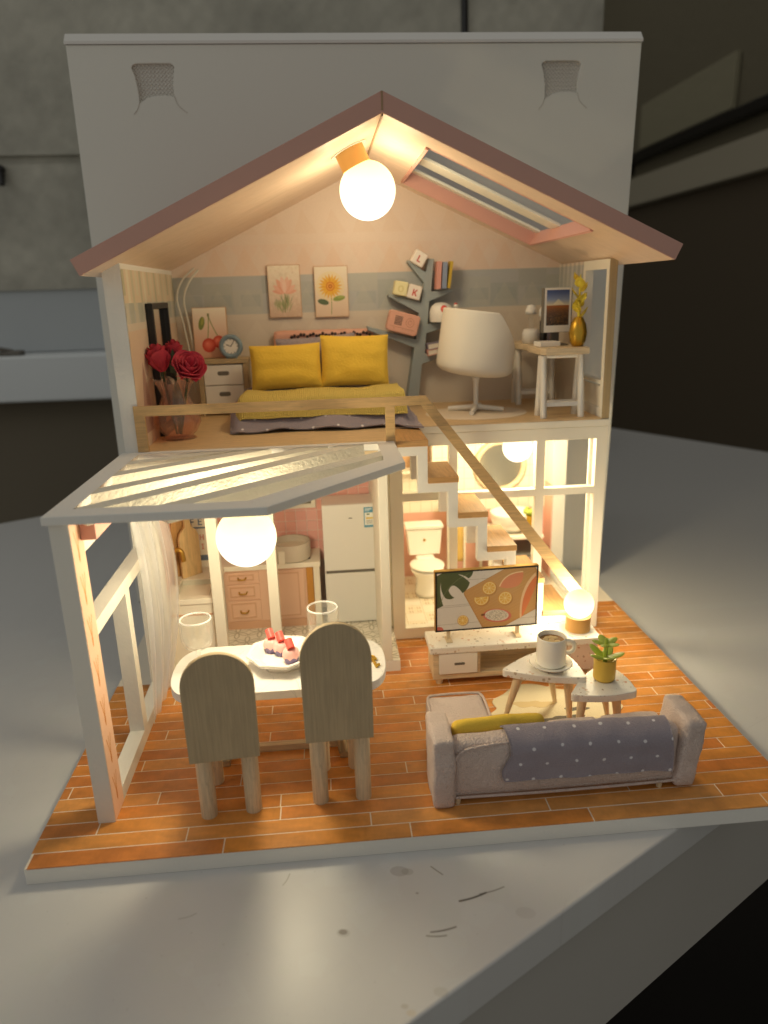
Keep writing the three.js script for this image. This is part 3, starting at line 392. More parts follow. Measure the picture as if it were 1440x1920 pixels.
{ // walls
  const gable = (z0, z1) => ext([[XL, 0.0], [XR, 0.0], [XR, 18.25], [XM, 23.35], [XL, 18.25]], z0, z1);
  const back = part('back_wall', gable(ZB - 0.7, ZB), M.board, H);
  const bp = ext(shapeOf([[XL + 0.72, 11.0], [XR - 0.39, 11.0], [XR - 0.39, 18.4], [XM, 23.3], [XL + 0.72, 18.55]]), ZB + 0.001, ZB + 0.02);
  { const p = bp, q = p.attributes.position, uv = new Float32Array(q.count * 2); for (let i = 0; i < q.count; i++) { uv[i * 2] = (q.getX(i) - XL - 0.72) / 20.53; uv[i * 2 + 1] = (q.getY(i) - 11) / 12.3; } p.setAttribute('uv', new THREE.BufferAttribute(uv, 2)); p.userData.keepUv = true; part('wallpaper', p, std({ map: paperBack, roughness: 0.42 }), back); }
  const left = part('left_wall', [ext([[XL, 11.0], [XL + 0.71, 11.0], [XL + 0.71, 18.58], [XL, 18.25]], ZB, Z1), bx(XL, XL + 0.71, 0, 10.4, ZB, Z1 - 0.02)], M.board, H);
  part('wallpaper', quad([XL + 0.725, 11.0, Z1 - 0.03], [XL + 0.725, 11.0, ZB], [XL + 0.725, 18.3, ZB], [XL + 0.725, 18.3, Z1 - 0.03]), std({ map: paperLeft, roughness: 0.45 }), left);
  // right wall with a tall window opening upstairs and downstairs: pieces round the openings
  const right = part('right_wall', [
    bx(XR - 0.71, XR, 0, 10.4, Z0 - 0.62, Z0 - 0.46), bx(XR - 0.71, XR, 0, 10.4, ZB, -19.9), bx(XR - 0.37, XR, 11.0, 18.3, ZB, -17.2), bx(XR - 0.37, XR, 11, 11.5, -17.2, Z0 - 0.3), bx(XR - 0.37, XR, 17.87, 18.3, -17.2, Z0 - 0.3),
    bx(XR - 0.71, XR, 0, 0.75, -19.9, Z0 - 0.62), bx(XR - 0.71, XR, 9.9, 10.4, -19.9, Z0 - 0.62)], M.paint, H);
  part('wallpaper', quad([XR - 0.385, 11.0, ZB], [XR - 0.385, 11.0, -17.5], [XR - 0.385, 18.3, -17.5], [XR - 0.385, 18.3, ZB]), std({ map: paperRight, roughness: 0.45 }), right);
  part('window_frame', [bx(XR - 0.4, XR - 0.375, 17.86, 18.28, -17.5, Z0 - 0.01), bx(XR - 0.4, XR - 0.375, 11.05, 17.86, -17.5, -17.19), bx(XR - 0.4, XR - 0.375, 11.05, 17.86, Z0 - 0.31, Z0 - 0.01), bx(XR - 0.36, XR - 0.02, 12.6, 12.78, -17.19, Z0 - 0.31)], M.frame, right);
  part('window_panel', bx(XR - 0.3, XR - 0.2, 11.5, 12.5, -17.19, Z0 - 0.31), M.cream, right);
  part('end_post', bx(XR - 0.37, XR, 11.0, 18.3, Z0 - 0.29, Z0, 0.02), std({ map: woodPale, color: hex('#d8cbb4'), roughness: 0.75 }), H, 'y');
  part('bathroom_wall', [bx(13.22, XR - 0.72, 4.55, 10.4, ZB + 0.005, ZB + 0.06)], std({ map: bathTilePrint, roughness: 0.4 }), H);
  part('bathroom_wall', [bx(13.22, XR - 0.72, 0.55, 4.54, ZB + 0.005, ZB + 0.05), bx(XR - 0.78, XR - 0.712, 0.55, 6.2, ZB + 0.06, -19.91)], std({ color: hex('#e9b29c'), roughness: 0.5 }), H);
  part('bathroom_wall', bx(XR - 0.78, XR - 0.712, 6.21, 10.4, ZB + 0.06, -19.91), M.cream, H);
  const part1 = part('partition_wall', bx(12.38, 12.8, 0.56, 10.39, ZB, Z1 + 0.0, 0.02), M.frame, H);
  part('wall_panel', bx(12.81, 13.2, 0.56, 10.39, ZB, Z0 - 0.5), M.cream, part1);
  part('kitchen_floor', [bx(XL + 0.72, 13.17, 0.0, 0.545, -17.9, Z1 + 0.0)], M.board, H);
  part('kitchen_floor', bx(XL + 0.73, 13.165, 0.546, 0.556, -17.9, Z1 - 0.01), std({ map: kitchenFloorPrint, roughness: 0.35 }), H);
  part('bathroom_floor', bx(13.18, XR - 0.72, 0.0, 0.55, ZB, Z0 - 0.47), std({ map: bathFloorPrint, roughness: 0.4 }), H);
  // kitchen back wall and its tiles
  const kw = part('kitchen_wall', [bx(XL + 0.72, 12.37, 0.56, 10.39, -17.9, -17.42)], M.grout, H);
  const tw = 0.56; const tile = bx(-tw / 2 + 0.018, tw / 2 - 0.018, -tw / 2 + 0.018, tw / 2 - 0.018, 0, 0.05, 0.018, 1); const tg = merge(tile);
  for (let i = 0; i < 17; i++) for (let j = 0; j < 12; j++) { const x = 2.9 + i * tw + 0.2, y = 3.7 + j * tw; const t = new THREE.Mesh(tg, [M.pinkTile, M.pinkTile2, M.pinkTile3][Math.floor(rnd() * 3)]); t.name = 'wall_tile'; t.position.set(x, y, -17.425); t.castShadow = t.receiveShadow = true; kw.add(t); }
  part('side_panel', quad([XL + 0.722, 4.1, -11.4], [XL + 0.722, 4.1, -17.4], [XL + 0.722, 10.3, -17.4], [XL + 0.722, 10.3, -11.4]), std({ color: hex('#e8b9a6'), roughness: 0.5 }), H);
}
{ // upper floor
  const f = part('upper_floor', [bx(XL, 13.2, 10.41, 10.985, ZB, Z1, 0), bx(13.2, XR - 0.002, 10.41, 10.985, ZB, Z0 - 0.48)], M.board, H);
  part('floorboard', extY([[XL + 0.72, Z1], [13.22, Z1], [13.22, Z0 + 0.02], [XR - 0.38, Z0 + 0.02], [XR - 0.38, ZB], [XL + 0.72, ZB]], 10.986, 11.03), M.woodFloor, f, 'x');
  part('fascia', bx(13.23, XR, 10.66, 10.98, Z0 - 0.47, Z0 + 0.04, 0.02), M.frame, f, 'x');
  part('fascia', bx(XL + 0.02, 13.2, 10.4, 10.98, Z1 + 0.001, Z1 + 0.02), M.wood, f);
  part('rug', ext(shapeOf(Array.from({ length: 40 }, (_, i) => { const a = i * Math.PI / 20; return [18 + 2.6 * Math.cos(a), 17.2 + 2.1 * Math.sin(a)]; })), 0, 0.02).rotateX(-Math.PI / 2).translate(0, 11.031, 0), std({ color: hex('#e4d4be'), roughness: 0.9 }), f);
}
{ // bathroom front frame, kitchen posts
  const cols = [[13.79, 16.06], [16.47, 20.33], [20.76, 23.28]], holes = [];
  for (const [a, b] of cols) { holes.push([[a, 0.62], [b, 0.62], [b, a < 14 ? 7.36 : 7.3], [a, a < 14 ? 7.36 : 7.3]]); holes.push([[a, a < 14 ? 7.76 : 7.66], [b, a < 14 ? 7.76 : 7.66], [b, 10.05], [a, 10.05]]); }
  part('window_frame', ext([[13.17, 0.02], [XR - 0.005, 0.02], [XR - 0.005, 10.64], [13.17, 10.64]], Z0 - 0.45, Z0, { holes, bevel: 0.015 }), M.frame, H);
  part('column', bx(4.8, 5.28, 0.56, 10.39, Z1 - 0.45, Z1, 0.02), M.frame, H);
  part('column', bx(7.3, 7.75, 0.56, 10.39, Z1 - 0.45, Z1, 0.02), M.frame, H);
  part('column', bx(XL + 0.73, XL + 0.9, 0.56, 10.39, Z1 - 0.45, Z1, 0.02), M.frame, H);
  part('ceiling_beam', bx(XL + 0.73, 12.37, 10.0, 10.39, Z1 - 0.44, Z1 - 0.01), M.frame, H);
}
{ // roof: two slabs; u runs down the slope from the ridge, v is the depth
  const tan = 5.42 / 11.63, ang = Math.atan(tan), L = 12.83, T = 0.64, zf = -9.34, zb = -22.35;
  const place = (g, side, lift = 0) => g.rotateZ(-side * ang).translate(XM, 24.02 + lift, 0);
  const slab = (side, u0, u1, t0, t1, z0, z1, holes = [], bevel = 0.02) => {
    const g = extY([[u0, z1], [u1, z1], [u1, z0], [u0, z0]], t0, t1, { holes, bevel });
    if (side < 0) { g.scale(-1, 1, 1); const ix = g.index; const p = g.toNonIndexed ? (g.index ? g.toNonIndexed() : g) : g; const a = p.attributes; for (const k of ['position', 'normal', 'uv']) { const q = a[k], s = q.itemSize; for (let i = 0; i < q.count; i += 3) for (let c = 0; c < s; c++) { const t = q.array[(i + 1) * s + c]; q.array[(i + 1) * s + c] = q.array[(i + 2) * s + c]; q.array[(i + 2) * s + c] = t; } } return place(p, side); }
    return place(g, side);
  };
  const sky = [[2.35, -11.05], [9.75, -11.05], [9.75, -19.85], [2.35, -19.85]];
  const rl = part('roof_panel', slab(-1, -0.005, L, -T, 0, zb, zf - 0.015), M.roofTop, H);
  part('ceiling_paper', slab(-1, -0.25, L - 0.03, -T - 0.012, -T - 0.002, zb, zf - 0.05, [], 0), M.roofUnder, rl);
  const rp = part('roof_panel', slab(1, 0.02, L, -T, 0, zb, zf, [sky]), M.roofTop, H);
  part('ceiling_paper', slab(1, -0.25, L - 0.03, -T - 0.012, -T - 0.002, zb, zf - 0.04, [sky], 0), M.roofUnder, rp);
  part('ridge_seam', [bx(XM - 0.035, XM + 0.035, 23.38, 24.0, -9.36, zf + 0.012), bx(XM - 0.03, XM + 0.03, 23.2, 23.33, zb + 1, zf - 0.06)], M.edgeRaw, H);
  const sl = part('skylight', [slab(1, 2.3, 2.44, -T - 0.1, -0.08, -19.9, -11.0), slab(1, 9.66, 9.8, -T - 0.1, -0.08, -19.9, -11.0), slab(1, 2.44, 9.66, -T - 0.1, -0.08, -19.9, -19.78), slab(1, 2.44, 9.66, -T - 0.03, -0.08, -11.1, -11.0)], M.pinkTrim, rp);
  for (const [a, b] of [[-17.0, -15.6], [-19.5, -18.9]]) part('glazing_bar', slab(1, 2.44, 9.66, -0.16, -0.03, a, b), M.frame, sl);
}
{ // staircase
  const st = part('staircase', (() => {
    const step = (i) => [13.25 + 1.338 * i, 10.975 - 1.676 * i], t = 0.27, h = 0.42, w = 0.44, n = 6, up = [], dn = [];
    for (let i = 0; i < n; i++) { const [x, y] = step(i), [x2, y2] = step(i + 1); up.push([x, y - t], [x2, y - t]); if (i === n - 1) up.push([x2, 0.02]); }
    const [xe] = step(n); dn.push([xe - w, 0.02]);
    for (let i = n - 1; i >= 0; i--) { const [x, y] = step(i), [x2] = step(i + 1); dn.push([x2 - w, y - t - h]); dn.push([i ? x - w : x, y - t - h]); }
    const outline = [...up, ...dn];
    return [ext(outline, -11.5, -11.02, { bevel: 0.015 }), ext(outline, -13.95, -13.5, { bevel: 0.015 })];
  })(), M.board, H);
  for (let i = 0; i < 6; i++) { const x = 13.25 + 1.338 * i, y = 10.975 - 1.676 * i; part('tread', bx(x + (i ? 0.012 : -0.02), x + 1.338 + 0.03, y - 0.268, y, -14.04, -10.97, 0.015), M.tread, st, 'z'); }
  const hr = [[2.42, 11.04], [2.86, 11.04], [2.86, 12.52], [12.78, 12.5], [12.78, 11.04], [13.18, 11.04], [13.18, 12.52], [14.3, 12.52], [21.75, 2.72], [22.05, 3.25], [14.52, 12.9], [2.42, 12.94]];
  part('handrail', ext(hr, -10.94, -10.81, { bevel: 0.01 }), M.rail, H, 'x');
}
{ // porch: window wall, louvred roof, beam, curtain
  const x0 = 1.78, x1 = 2.36, h = 10.74, op = (a, b, c, d) => [[-a, c], [-b, c], [-b, d], [-a, d]];
  const holes = [op(-2.98, -10.45, 7.0, 9.45), op(-2.98, -6.55, 0.55, 6.5), op(-7.1, -10.45, 0.55, 6.5)];
  const wall = ext([[1.88, 0.0], [10.9, 0.0], [10.9, h], [1.88, h]], x0, x1, { holes, bevel: 0.012 }).rotateY(Math.PI / 2);
  const pw = part('porch_wall', wall, M.paint, H);
  const pp = ext([[1.9, 0.02], [2.99, 0.02], [2.99, h - 0.02], [1.9, h - 0.02]], 0, 0.012).rotateY(Math.PI / 2).translate(x1 + 0.001, 0, 0);
  { const q = pp.attributes.position, uv = new Float32Array(q.count * 2); for (let i = 0; i < q.count; i++) { uv[i * 2] = (-q.getZ(i) - 1.9) / 1.1; uv[i * 2 + 1] = q.getY(i) / 10.72; } pp.setAttribute('uv', new THREE.BufferAttribute(uv, 2)); pp.userData.keepUv = true; }
  part('wallpaper', pp, std({ map: paperPorch, roughness: 0.5 }), pw);
  part('porch_beam', bx(2.38, 2.86, 9.92, 10.5, -10.9, -2.75, 0.02), M.pinkTrim, H);
  const outer = [[1.66, -1.72], [1.74, Z1 + 0.002], [13.12, Z1 + 0.002], [13.14, -6.78], [8.35, -1.6]], inner = [[2.35, -2.45], [2.48, -10.42], [12.4, -10.42], [12.42, -7.3], [7.75, -2.42]];
  const pr = part('porch_roof', extY(outer, 10.75, 11.03, { holes: [inner], bevel: 0.03 }), M.board, H);
  for (const [a, b, w] of [[[2.2, -8.85], [6.6, -10.75], 0.27], [[2.1, -6.9], [7.9, -10.75], 0.3], [[2.1, -4.45], [10.2, -10.75], 0.32], [[2.6, -2.4], [11.6, -10.7], 0.34], [[5.1, -2.2], [12.6, -8.75], 0.34]]) {
    const dx = b[0] - a[0], dz = b[1] - a[1], l = Math.hypot(dx, dz), nx = -dz / l * w, nz = dx / l * w;
    part('slat', extY([[a[0] - nx, a[1] - nz], [b[0] - nx, b[1] - nz], [b[0] + nx, b[1] + nz], [a[0] + nx, a[1] + nz]].reverse(), 10.56, 11.015, { bevel: 0.012 }), M.slatRough, pr);
  }
}
{
  const c = thing('sheer_curtain', 'white sheer tulle curtain gathered against the window wall of the porch', 'curtain', [2.4, 0.3, -9]);
  const fn = (u, v) => { const y = 9.9 * (1 - v) + 0.02, swell = Math.pow(Math.sin(Math.PI * Math.min(1, v * 0.97 + 0.03)), 0.8) * 0.95 + 0.1; const z = 1.65 - u * 3.5; return [0.1 + swell * (0.35 + 0.65 * Math.pow(u, 0.8)) * (1 - 0.35 * v * v) + 0.1 * Math.sin(u * 23 + v * 1.6) * (1 - 0.4 * v) + 0.05 * Math.sin(u * 41 - v * 3), y, z + 0.05 * Math.cos(u * 23)]; };
  part('fabric', sheet(fn, 120, 40), M.tulle, c);
  part('rod', rod([0.12, 9.93, 1.9], [0.12, 9.93, -1.85], 0.06, 0.06), M.frame, c);
}
// ------------------------------------------------------------------ the little bulbs that light the house
function bulb(name, label, c, r, dir, sockR, sockL, power, opts = {}) {
  const d = V(...dir).normalize(), o = thing(name, label, 'lamp', c, 0, 'globe bulbs lighting the dollhouse');
  const em = canvasTex(8, 128, (g, w, h) => { const k = g.createLinearGradient(0, 0, 0, h); k.addColorStop(0, '#ffdf86'); k.addColorStop(0.28, '#ffeeb2'); k.addColorStop(0.55, '#fff9dc'); k.addColorStop(1, '#ffffff'); g.fillStyle = k; g.fillRect(0, 0, w, h); });
  const g = new THREE.SphereGeometry(r, 40, 28); g.userData.keepUv = true;
  const b = part('bulb', g, std({ color: hex('#8a8578'), roughness: 0.4, emissive: new THREE.Color(1, 0.97, 0.9), emissiveIntensity: 1.6, emissiveMap: em }), o);
  b.castShadow = false;
  const s = d.clone().multiplyScalar(-r * 0.86), e = d.clone().multiplyScalar(-r * 0.86 - sockL);
  const sk = part('socket', rod(s.toArray(), e.toArray(), sockR, sockR, 28), M.socket, o);
  if (opts.plate) part('mounting_plate', rod(e.toArray(), e.clone().addScaledVector(d, 0.07).toArray(), sockR * 1.28, sockR * 1.28, 28), M.paint, o);
  const l = new THREE.PointLight(WARM, power); l.position.set(0, 0, 0); l.name = name + '_glow'; l.castShadow = true; l.shadow.radius = r * S / 0.02; o.add(l);
  return o;
}
bulb('ceiling_lamp', 'glowing globe bulb hanging under the roof ridge of the bedroom', [12.5, 21.2, -13.2], 1.17, [0.42, -0.91, 0], 0.62, 0.78, LAMP.roof, { plate: true });
bulb('ceiling_lamp', 'largest glowing globe bulb hanging under the porch roof above the dining table', [7.25, 9.0, -5.0], 1.06, [0, -1, 0], 0.5, 0.66, LAMP.porch);
bulb('ceiling_lamp', 'half hidden glowing globe bulb on the bathroom ceiling below the upper floor', [19.98, 9.32, -16.3], 0.76, [0, -1, 0], 0.36, 0.3, LAMP.bath);
bulb('table_lamp', 'glowing globe bulb on a wooden cylinder standing on the television cabinet', [21.42, 3.16, -10.3], 0.68, [0, 1, 0], 0.56, 0.72, LAMP.table);
{
  const w = thing('lamp_wire', 'pair of thin pale wires running down the bedroom corner from the roof', 'wire', [3.3, 11, -21]);
  part('wire', tube([[0.75, 7.5, 0.1], [0.3, 7.0, 0.2], [-0.1, 6.1, 0.25], [0.02, 4.8, 0.25], [0.15, 3.2, 0.2], [0.2, 1.4, 0.1]], 0.055, 40), M.wire, w);
  part('wire', tube([[0.55, 7.6, 0.1], [-0.1, 7.0, 0.2], [-0.45, 6.2, 0.25], [-0.25, 4.8, 0.25], [-0.05, 3.0, 0.2], [0.0, 1.2, 0.1]], 0.05, 40), M.wire, w);
}
// ------------------------------------------------------------------ bedroom
const F2 = 11.032;
{ // floor mirror
  const m = thing('floor_mirror', 'tall black framed mirror leaning on the bedroom side wall behind the roses', 'mirror', [2.62, F2, -16.2]);
  part('frame', ext([[-1.9, 0], [1.7, 0], [1.7, 5.92], [-1.9, 5.92]], 0, 0.3, { holes: [[[-1.65, 0.3], [1.5, 0.3], [1.5, 5.66], [-1.65, 5.66]]], bevel: 0.03 }).rotateY(Math.PI / 2), M.black, m);
  part('glass', bx(0.0, 0.08, 0.25, 5.7, -1.56, 1.7), M.mirror, m);
}
{ // vase and three flowers
  const vx = 3.6, vz = -13.75, v = thing('vase', 'pink ribbed glass vase with wavy rim holding red roses', 'vase', [vx, F2, vz]);
  const prof = [[0.0, 0.1], [0.42, 0.1], [0.66, 0.3], [0.9, 0.75], [0.86, 1.2], [0.6, 1.65], [0.5, 1.95], [0.66, 2.35], [0.86, 2.62], [0.9, 2.64], [0.7, 2.3], [0.56, 1.95], [0.66, 1.68], [0.93, 1.22], [0.99, 0.75], [0.78, 0.3], [0.62, 0.14], [0.78, 0.0], [0.0, 0.0]].reverse();
  const g = lathe(prof, 0, 0, 0, 96), p = g.attributes.position;
  for (let i = 0; i < p.count; i++) { const x = p.getX(i), y = p.getY(i), z = p.getZ(i), a = Math.atan2(z, x), k = 1 + 0.05 * Math.cos(a * 8) * Math.min(1, y * 2) + 0.1 * Math.max(0, y - 2) * Math.cos(a * 6); p.setXYZ(i, x * k, y + 0.16 * Math.max(0, y - 2) * Math.cos(a * 6), z * k); } g.computeVertexNormals();
  part('body', g, M.pinkGlass, v);
  const petalSheet = (r, a0, w, h, open, curl, y0) => sheet((s, t) => { const a = a0 + (s - 0.5) * w, e = 1 - Math.pow(Math.abs(2 * s - 1), 2.6) * 0.45, yy = y0 + h * t * e, rad = r * (0.25 + 0.75 * Math.sin(Math.min(1, t * 1.1) * 1.45)) * (1 + open * t * t) + curl * Math.max(0, t - 0.7) * 1.6; return [Math.cos(a) * rad, yy - curl * Math.max(0, t - 0.75) * 0.9, Math.sin(a) * rad]; }, 14, 12, 0.016);
  function bloom(r, layers, h, open) { const out = []; for (let l = 0; l < layers; l++) { const k = (l + 1) / layers, n = 3 + (l > 1 ? 1 : 0) + (l > 3 ? 1 : 0); for (let i = 0; i < n; i++) out.push(petalSheet(r * (0.18 + 0.82 * k), i * 6.283 / n + l * 0.9, 6.283 / n * 1.35, h * (1.05 - 0.22 * k), open * k, 0.13 * k * k, -h * 0.4 + h * 0.04 * (1 - k))); } out.push(sph(r * 0.5, 0, -h * 0.22, 0, 16, 12).scale(1, 0.75, 1)); return out; }
  const flower = (label, at, tilt, geoms, mat, stemTo, sepal) => {
    const o = thing('rose', label, 'flower', [vx, F2, vz]);
    const b = part('bloom', geoms.map((g) => g.rotateX(tilt[0]).rotateZ(tilt[1]).translate(...at)), mat, o);
    part('stem', tube([at, [(at[0] + stemTo[0]) / 2, (at[1] + stemTo[1]) / 2 - 0.1, (at[2] + stemTo[2]) / 2], stemTo], 0.055), M.leafDark, o);
    if (sepal) part('sepal', sepal, M.leafDark, o);
  };
  flower('dark red half closed rose at the left of the vase', [-0.5, 3.5, 0.12], [0.1, 0.22], bloom(0.5, 4, 1.2, 0.0), M.redDark, [-0.1, 0.2, 0]);
  flower('small red rosebud with dark sepal standing highest in the vase', [0.12, 3.78, -0.15], [0.05, -0.12], bloom(0.3, 3, 1.0, 0.0), M.redDark, [0.0, 0.2, -0.1], [sheet((s, t) => [0.12 - 0.2 + 0.42 * s, 2.95 + 1.05 * t * (1 - Math.abs(s - 0.5)), 0.12 + 0.08 * Math.sin(s * 3.1)], 6, 6, 0.03)]);
  flower('large open red rose leaning to the right of the vase', [0.74, 3.12, 0.3], [0.75, -0.55], bloom(0.62, 5, 1.0, 0.1), M.red, [0.1, 0.2, 0.1]);
  part('leaf', [sheet((s, t) => [0.1 + 0.5 * (s - 0.5) * Math.sin(t * 3.1), 0.4 + 2.3 * t, 0.12 * Math.sin(s * 3.1)], 6, 10, 0.03)], M.leafDark, v);
}
{ // nightstand, cherry picture, clock
  const n = thing('nightstand', 'beige wooden nightstand with two pale drawers beside the bed', 'nightstand', [5.0, F2, -20.6]);
  part('carcass', [bx(-1.35, 1.35, 2.72, 2.96, -0.7, 0.8, 0.03), bx(-1.3, -1.05, 0.35, 2.72, -0.7, 0.75, 0.02), bx(1.05, 1.3, 0.35, 2.72, -0.7, 0.75, 0.02), bx(-1.05, 1.05, 0.36, 0.5, -0.7, 0.74), bx(-1.05, 1.05, 0.5, 2.7, -0.7, -0.6)], M.woodDull, n);
  for (const y of [0.53, 1.62]) { const d = part('drawer', bx(-1.02, 1.02, y, y + 1.05, -0.5, 0.72, 0.03), M.white, n); part('handle_slot', ext(rrect(-0.3, 0.3, y + 0.5, y + 0.72, 0.1), 0.715, 0.735), M.fridgeGap, d); }
  for (const [x, z] of [[-1.15, 0.6], [1.15, 0.6], [-1.15, -0.55], [1.15, -0.55]]) part('leg', rod([x * 1.06, 0, z * 1.05], [x, 0.36, z], 0.07, 0.11), M.woodDull, n);
  const picture = (name, label, x, y, z, w, h, tex, rx = 0) => { const o = thing(name, label, 'picture', [x, y, z], 0); const b = part('canvas', bx(-w / 2, w / 2, 0, h, 0, 0.22, 0.015).rotateX(rx), std({ color: hex('#caa07c'), roughness: 0.7 }), o); part('print', quad([-w / 2 + 0.03, 0.03, 0.225], [w / 2 - 0.03, 0.03, 0.225], [w / 2 - 0.03, h - 0.03, 0.225], [-w / 2 + 0.03, h - 0.03, 0.225]).rotateX(rx), std({ map: tex, roughness: 0.6 }), b); };
  picture('picture', 'cherry painting on canvas leaning on the nightstand behind the clock', 4.42, F2 + 2.965, -20.75, 1.78, 2.62, cherryPrint, -0.1);
  picture('picture', 'pink lotus painting on canvas hanging above the bed', 8.44, 15.98, -21.37, 1.72, 2.68, lotusPrint);
  picture('picture', 'orange sunflower painting on canvas hanging above the bed', 10.93, 15.92, -21.37, 1.8, 2.62, sunflowerPrint);
  const c = thing('alarm_clock', 'round blue grey clock with white dial on the nightstand', 'clock', [5.5, F2 + 2.965, -20.05], -0.08);
  part('case', [new THREE.TorusGeometry(0.5, 0.13, 16, 40).translate(0, 0.63, 0), new THREE.CylinderGeometry(0.54, 0.54, 0.2, 40).rotateX(Math.PI / 2).translate(0, 0.63, -0.06)], M.blueGrey, c);
  const dial = new THREE.CircleGeometry(0.46, 40).translate(0, 0.63, 0.05); dial.userData.keepUv = true;
  part('dial', dial, std({ map: clockPrint, roughness: 0.5 }), c);
  part('foot', [rod([-0.25, 0, 0], [-0.2, 0.2, 0], 0.06, 0.08), rod([0.25, 0, 0], [0.2, 0.2, 0], 0.06, 0.08)], M.blueGrey, c);
}
{ // bed
  const b = thing('bed', 'double bed with dotted mauve bedding and pink beaded headboard', 'bed', [10, F2, -17.8]);
  part('headboard', soft(-2.3, 3.1, 0.1, 4.25, -3.35, -3.0, 0.12, { n: 4, rough: 0.05 }), M.pinkPlastic, b);
  part('mattress', soft(-3.7, 3.7, 0.02, 1.22, -3.0, 2.5, 0.35, { n: 4, puff: 0.05, rough: 0.05 }), M.dotsBed, b);
  part('bedspread', arcUv(sheet((u, v) => { const x = -4.15 + 8.5 * u, z = -2.6 + 6.45 * v, e = Math.max(0, v - 0.8) / 0.2, ed = Math.max(0, Math.abs(u - 0.48) * 2 - 0.86) / 0.14; let y = 1.36 - 1.25 * Math.pow(e, 1.3) - 1.1 * Math.min(1, ed * ed); y += 0.05 * noise(x * 1.1, z * 1.1) + 0.05 * Math.sin(x * 2.6) * e; const flare = u > 0.9 ? (u - 0.9) * 4 * v : 0; return [x + flare, Math.max(0.05, y), z + 0.12 * Math.sin(x * 1.4) * e - 0.7 * e * (1 - e) + (u > 0.9 ? 0.7 * e * (u - 0.9) * 10 : 0)]; }, 60, 46, 0.07), 60, 46), M.dotsBed, b);
  const knitBump = dataTex(256, 64, (x, y) => 0.65 * Math.abs(Math.sin(x * Math.PI * 8)) + 0.35 * pnoise(x * 32, y * 40, 32, 40, 5), [1, 1], false); knitBump.repeat.set(11, 9);
  const km = M.knit.clone(); km.bumpMap = knitBump; km.bumpScale = 0.0007;
  const t = thing('throw_blanket', 'yellow ribbed knit throw lying across the foot of the bed', 'blanket', [10, F2, -17.8]);
  part('fabric', sheet((u, v) => { const x = -3.78 + 7.85 * u, fall = Math.max(0, v - 0.62) / 0.38, z = 0.45 + 2.55 * Math.min(1, v / 0.66) + 0.45 * fall + 0.1 * Math.sin(u * 9) - 0.5 * (1 - v) * (u > 0.5 ? (u - 0.5) : 0); let y = 1.5 + 0.05 * Math.sin(u * 14 + 1) * (1 - v) - 0.88 * Math.pow(fall, 1.15) + 0.06 * noise(x, v * 2) + 0.25 * Math.max(0, u - 0.8) * (1 - fall); return [x + 0.18 * Math.sin(v * 3 + u * 4) * (u - 0.5), y - 0.5 * Math.pow(Math.max(0, 0.03 - u) / 0.03, 2), z]; }, 90, 40, 0.07), km, t);
  const pill = (name, label, w, h, T, at, rx, rz, mat, cat = 'pillow') => { const o = thing(name, label, cat, at); const half = (sg) => sheet((u, v) => { const a = 2 * u - 1, c = 2 * v - 1, th = T * Math.pow((1 - Math.pow(Math.abs(a), 3)) * (1 - Math.pow(Math.abs(c), 3)), 0.5), pin = 1 - 0.05 * (1 - a * a) * Math.abs(c) - 0.04 * (1 - c * c) * Math.abs(a); return [(sg > 0 ? a : -a) * w / 2 * (1 - 0.05 * (1 - a * a) * 0) * (1 - 0.03 * (1 - c * c)), c * h / 2 * (1 - 0.05 * (1 - a * a)) , sg * (th + 0.09 * noise(a * 2 + w, c * 2 + at[0], sg) * (th / T) + 0.02)]; }, 26, 26); part('cover', [half(1), half(-1)].map((g) => g.rotateX(rx).rotateZ(rz).translate(0, h / 2, 0)), mat, o); };
  pill('pillow', 'yellow pillow at the nightstand side of the bed', 3.62, 2.3, 0.5, [8.38, F2 + 1.42, -18.5], -0.2, 0.02, M.yellowCloth);
  pill('pillow', 'yellow pillow at the bookshelf side of the bed standing higher', 3.5, 2.62, 0.5, [11.92, F2 + 1.44, -18.55], -0.2, -0.02, M.yellowCloth);
  pill('pillow', 'mauve dotted pillow behind the yellow pillows', 4.2, 2.7, 0.4, [10.0, F2 + 1.3, -19.9], -0.15, 0.05, M.dots);
  const beads = []; for (let i = 0; i < 30; i++) { const x = -2.0 + i * 0.168; beads.push(sph(0.085, x, 4.0 + 0.07 * Math.sin(i * 1.9) - (i < 5 ? (5 - i) * 0.14 : 0), -2.92 + 0.03 * Math.sin(i * 3.1), 10, 8)); }
  part('bead_trim', beads, std({ color: hex('#3f312e'), roughness: 0.6 }), b);
}
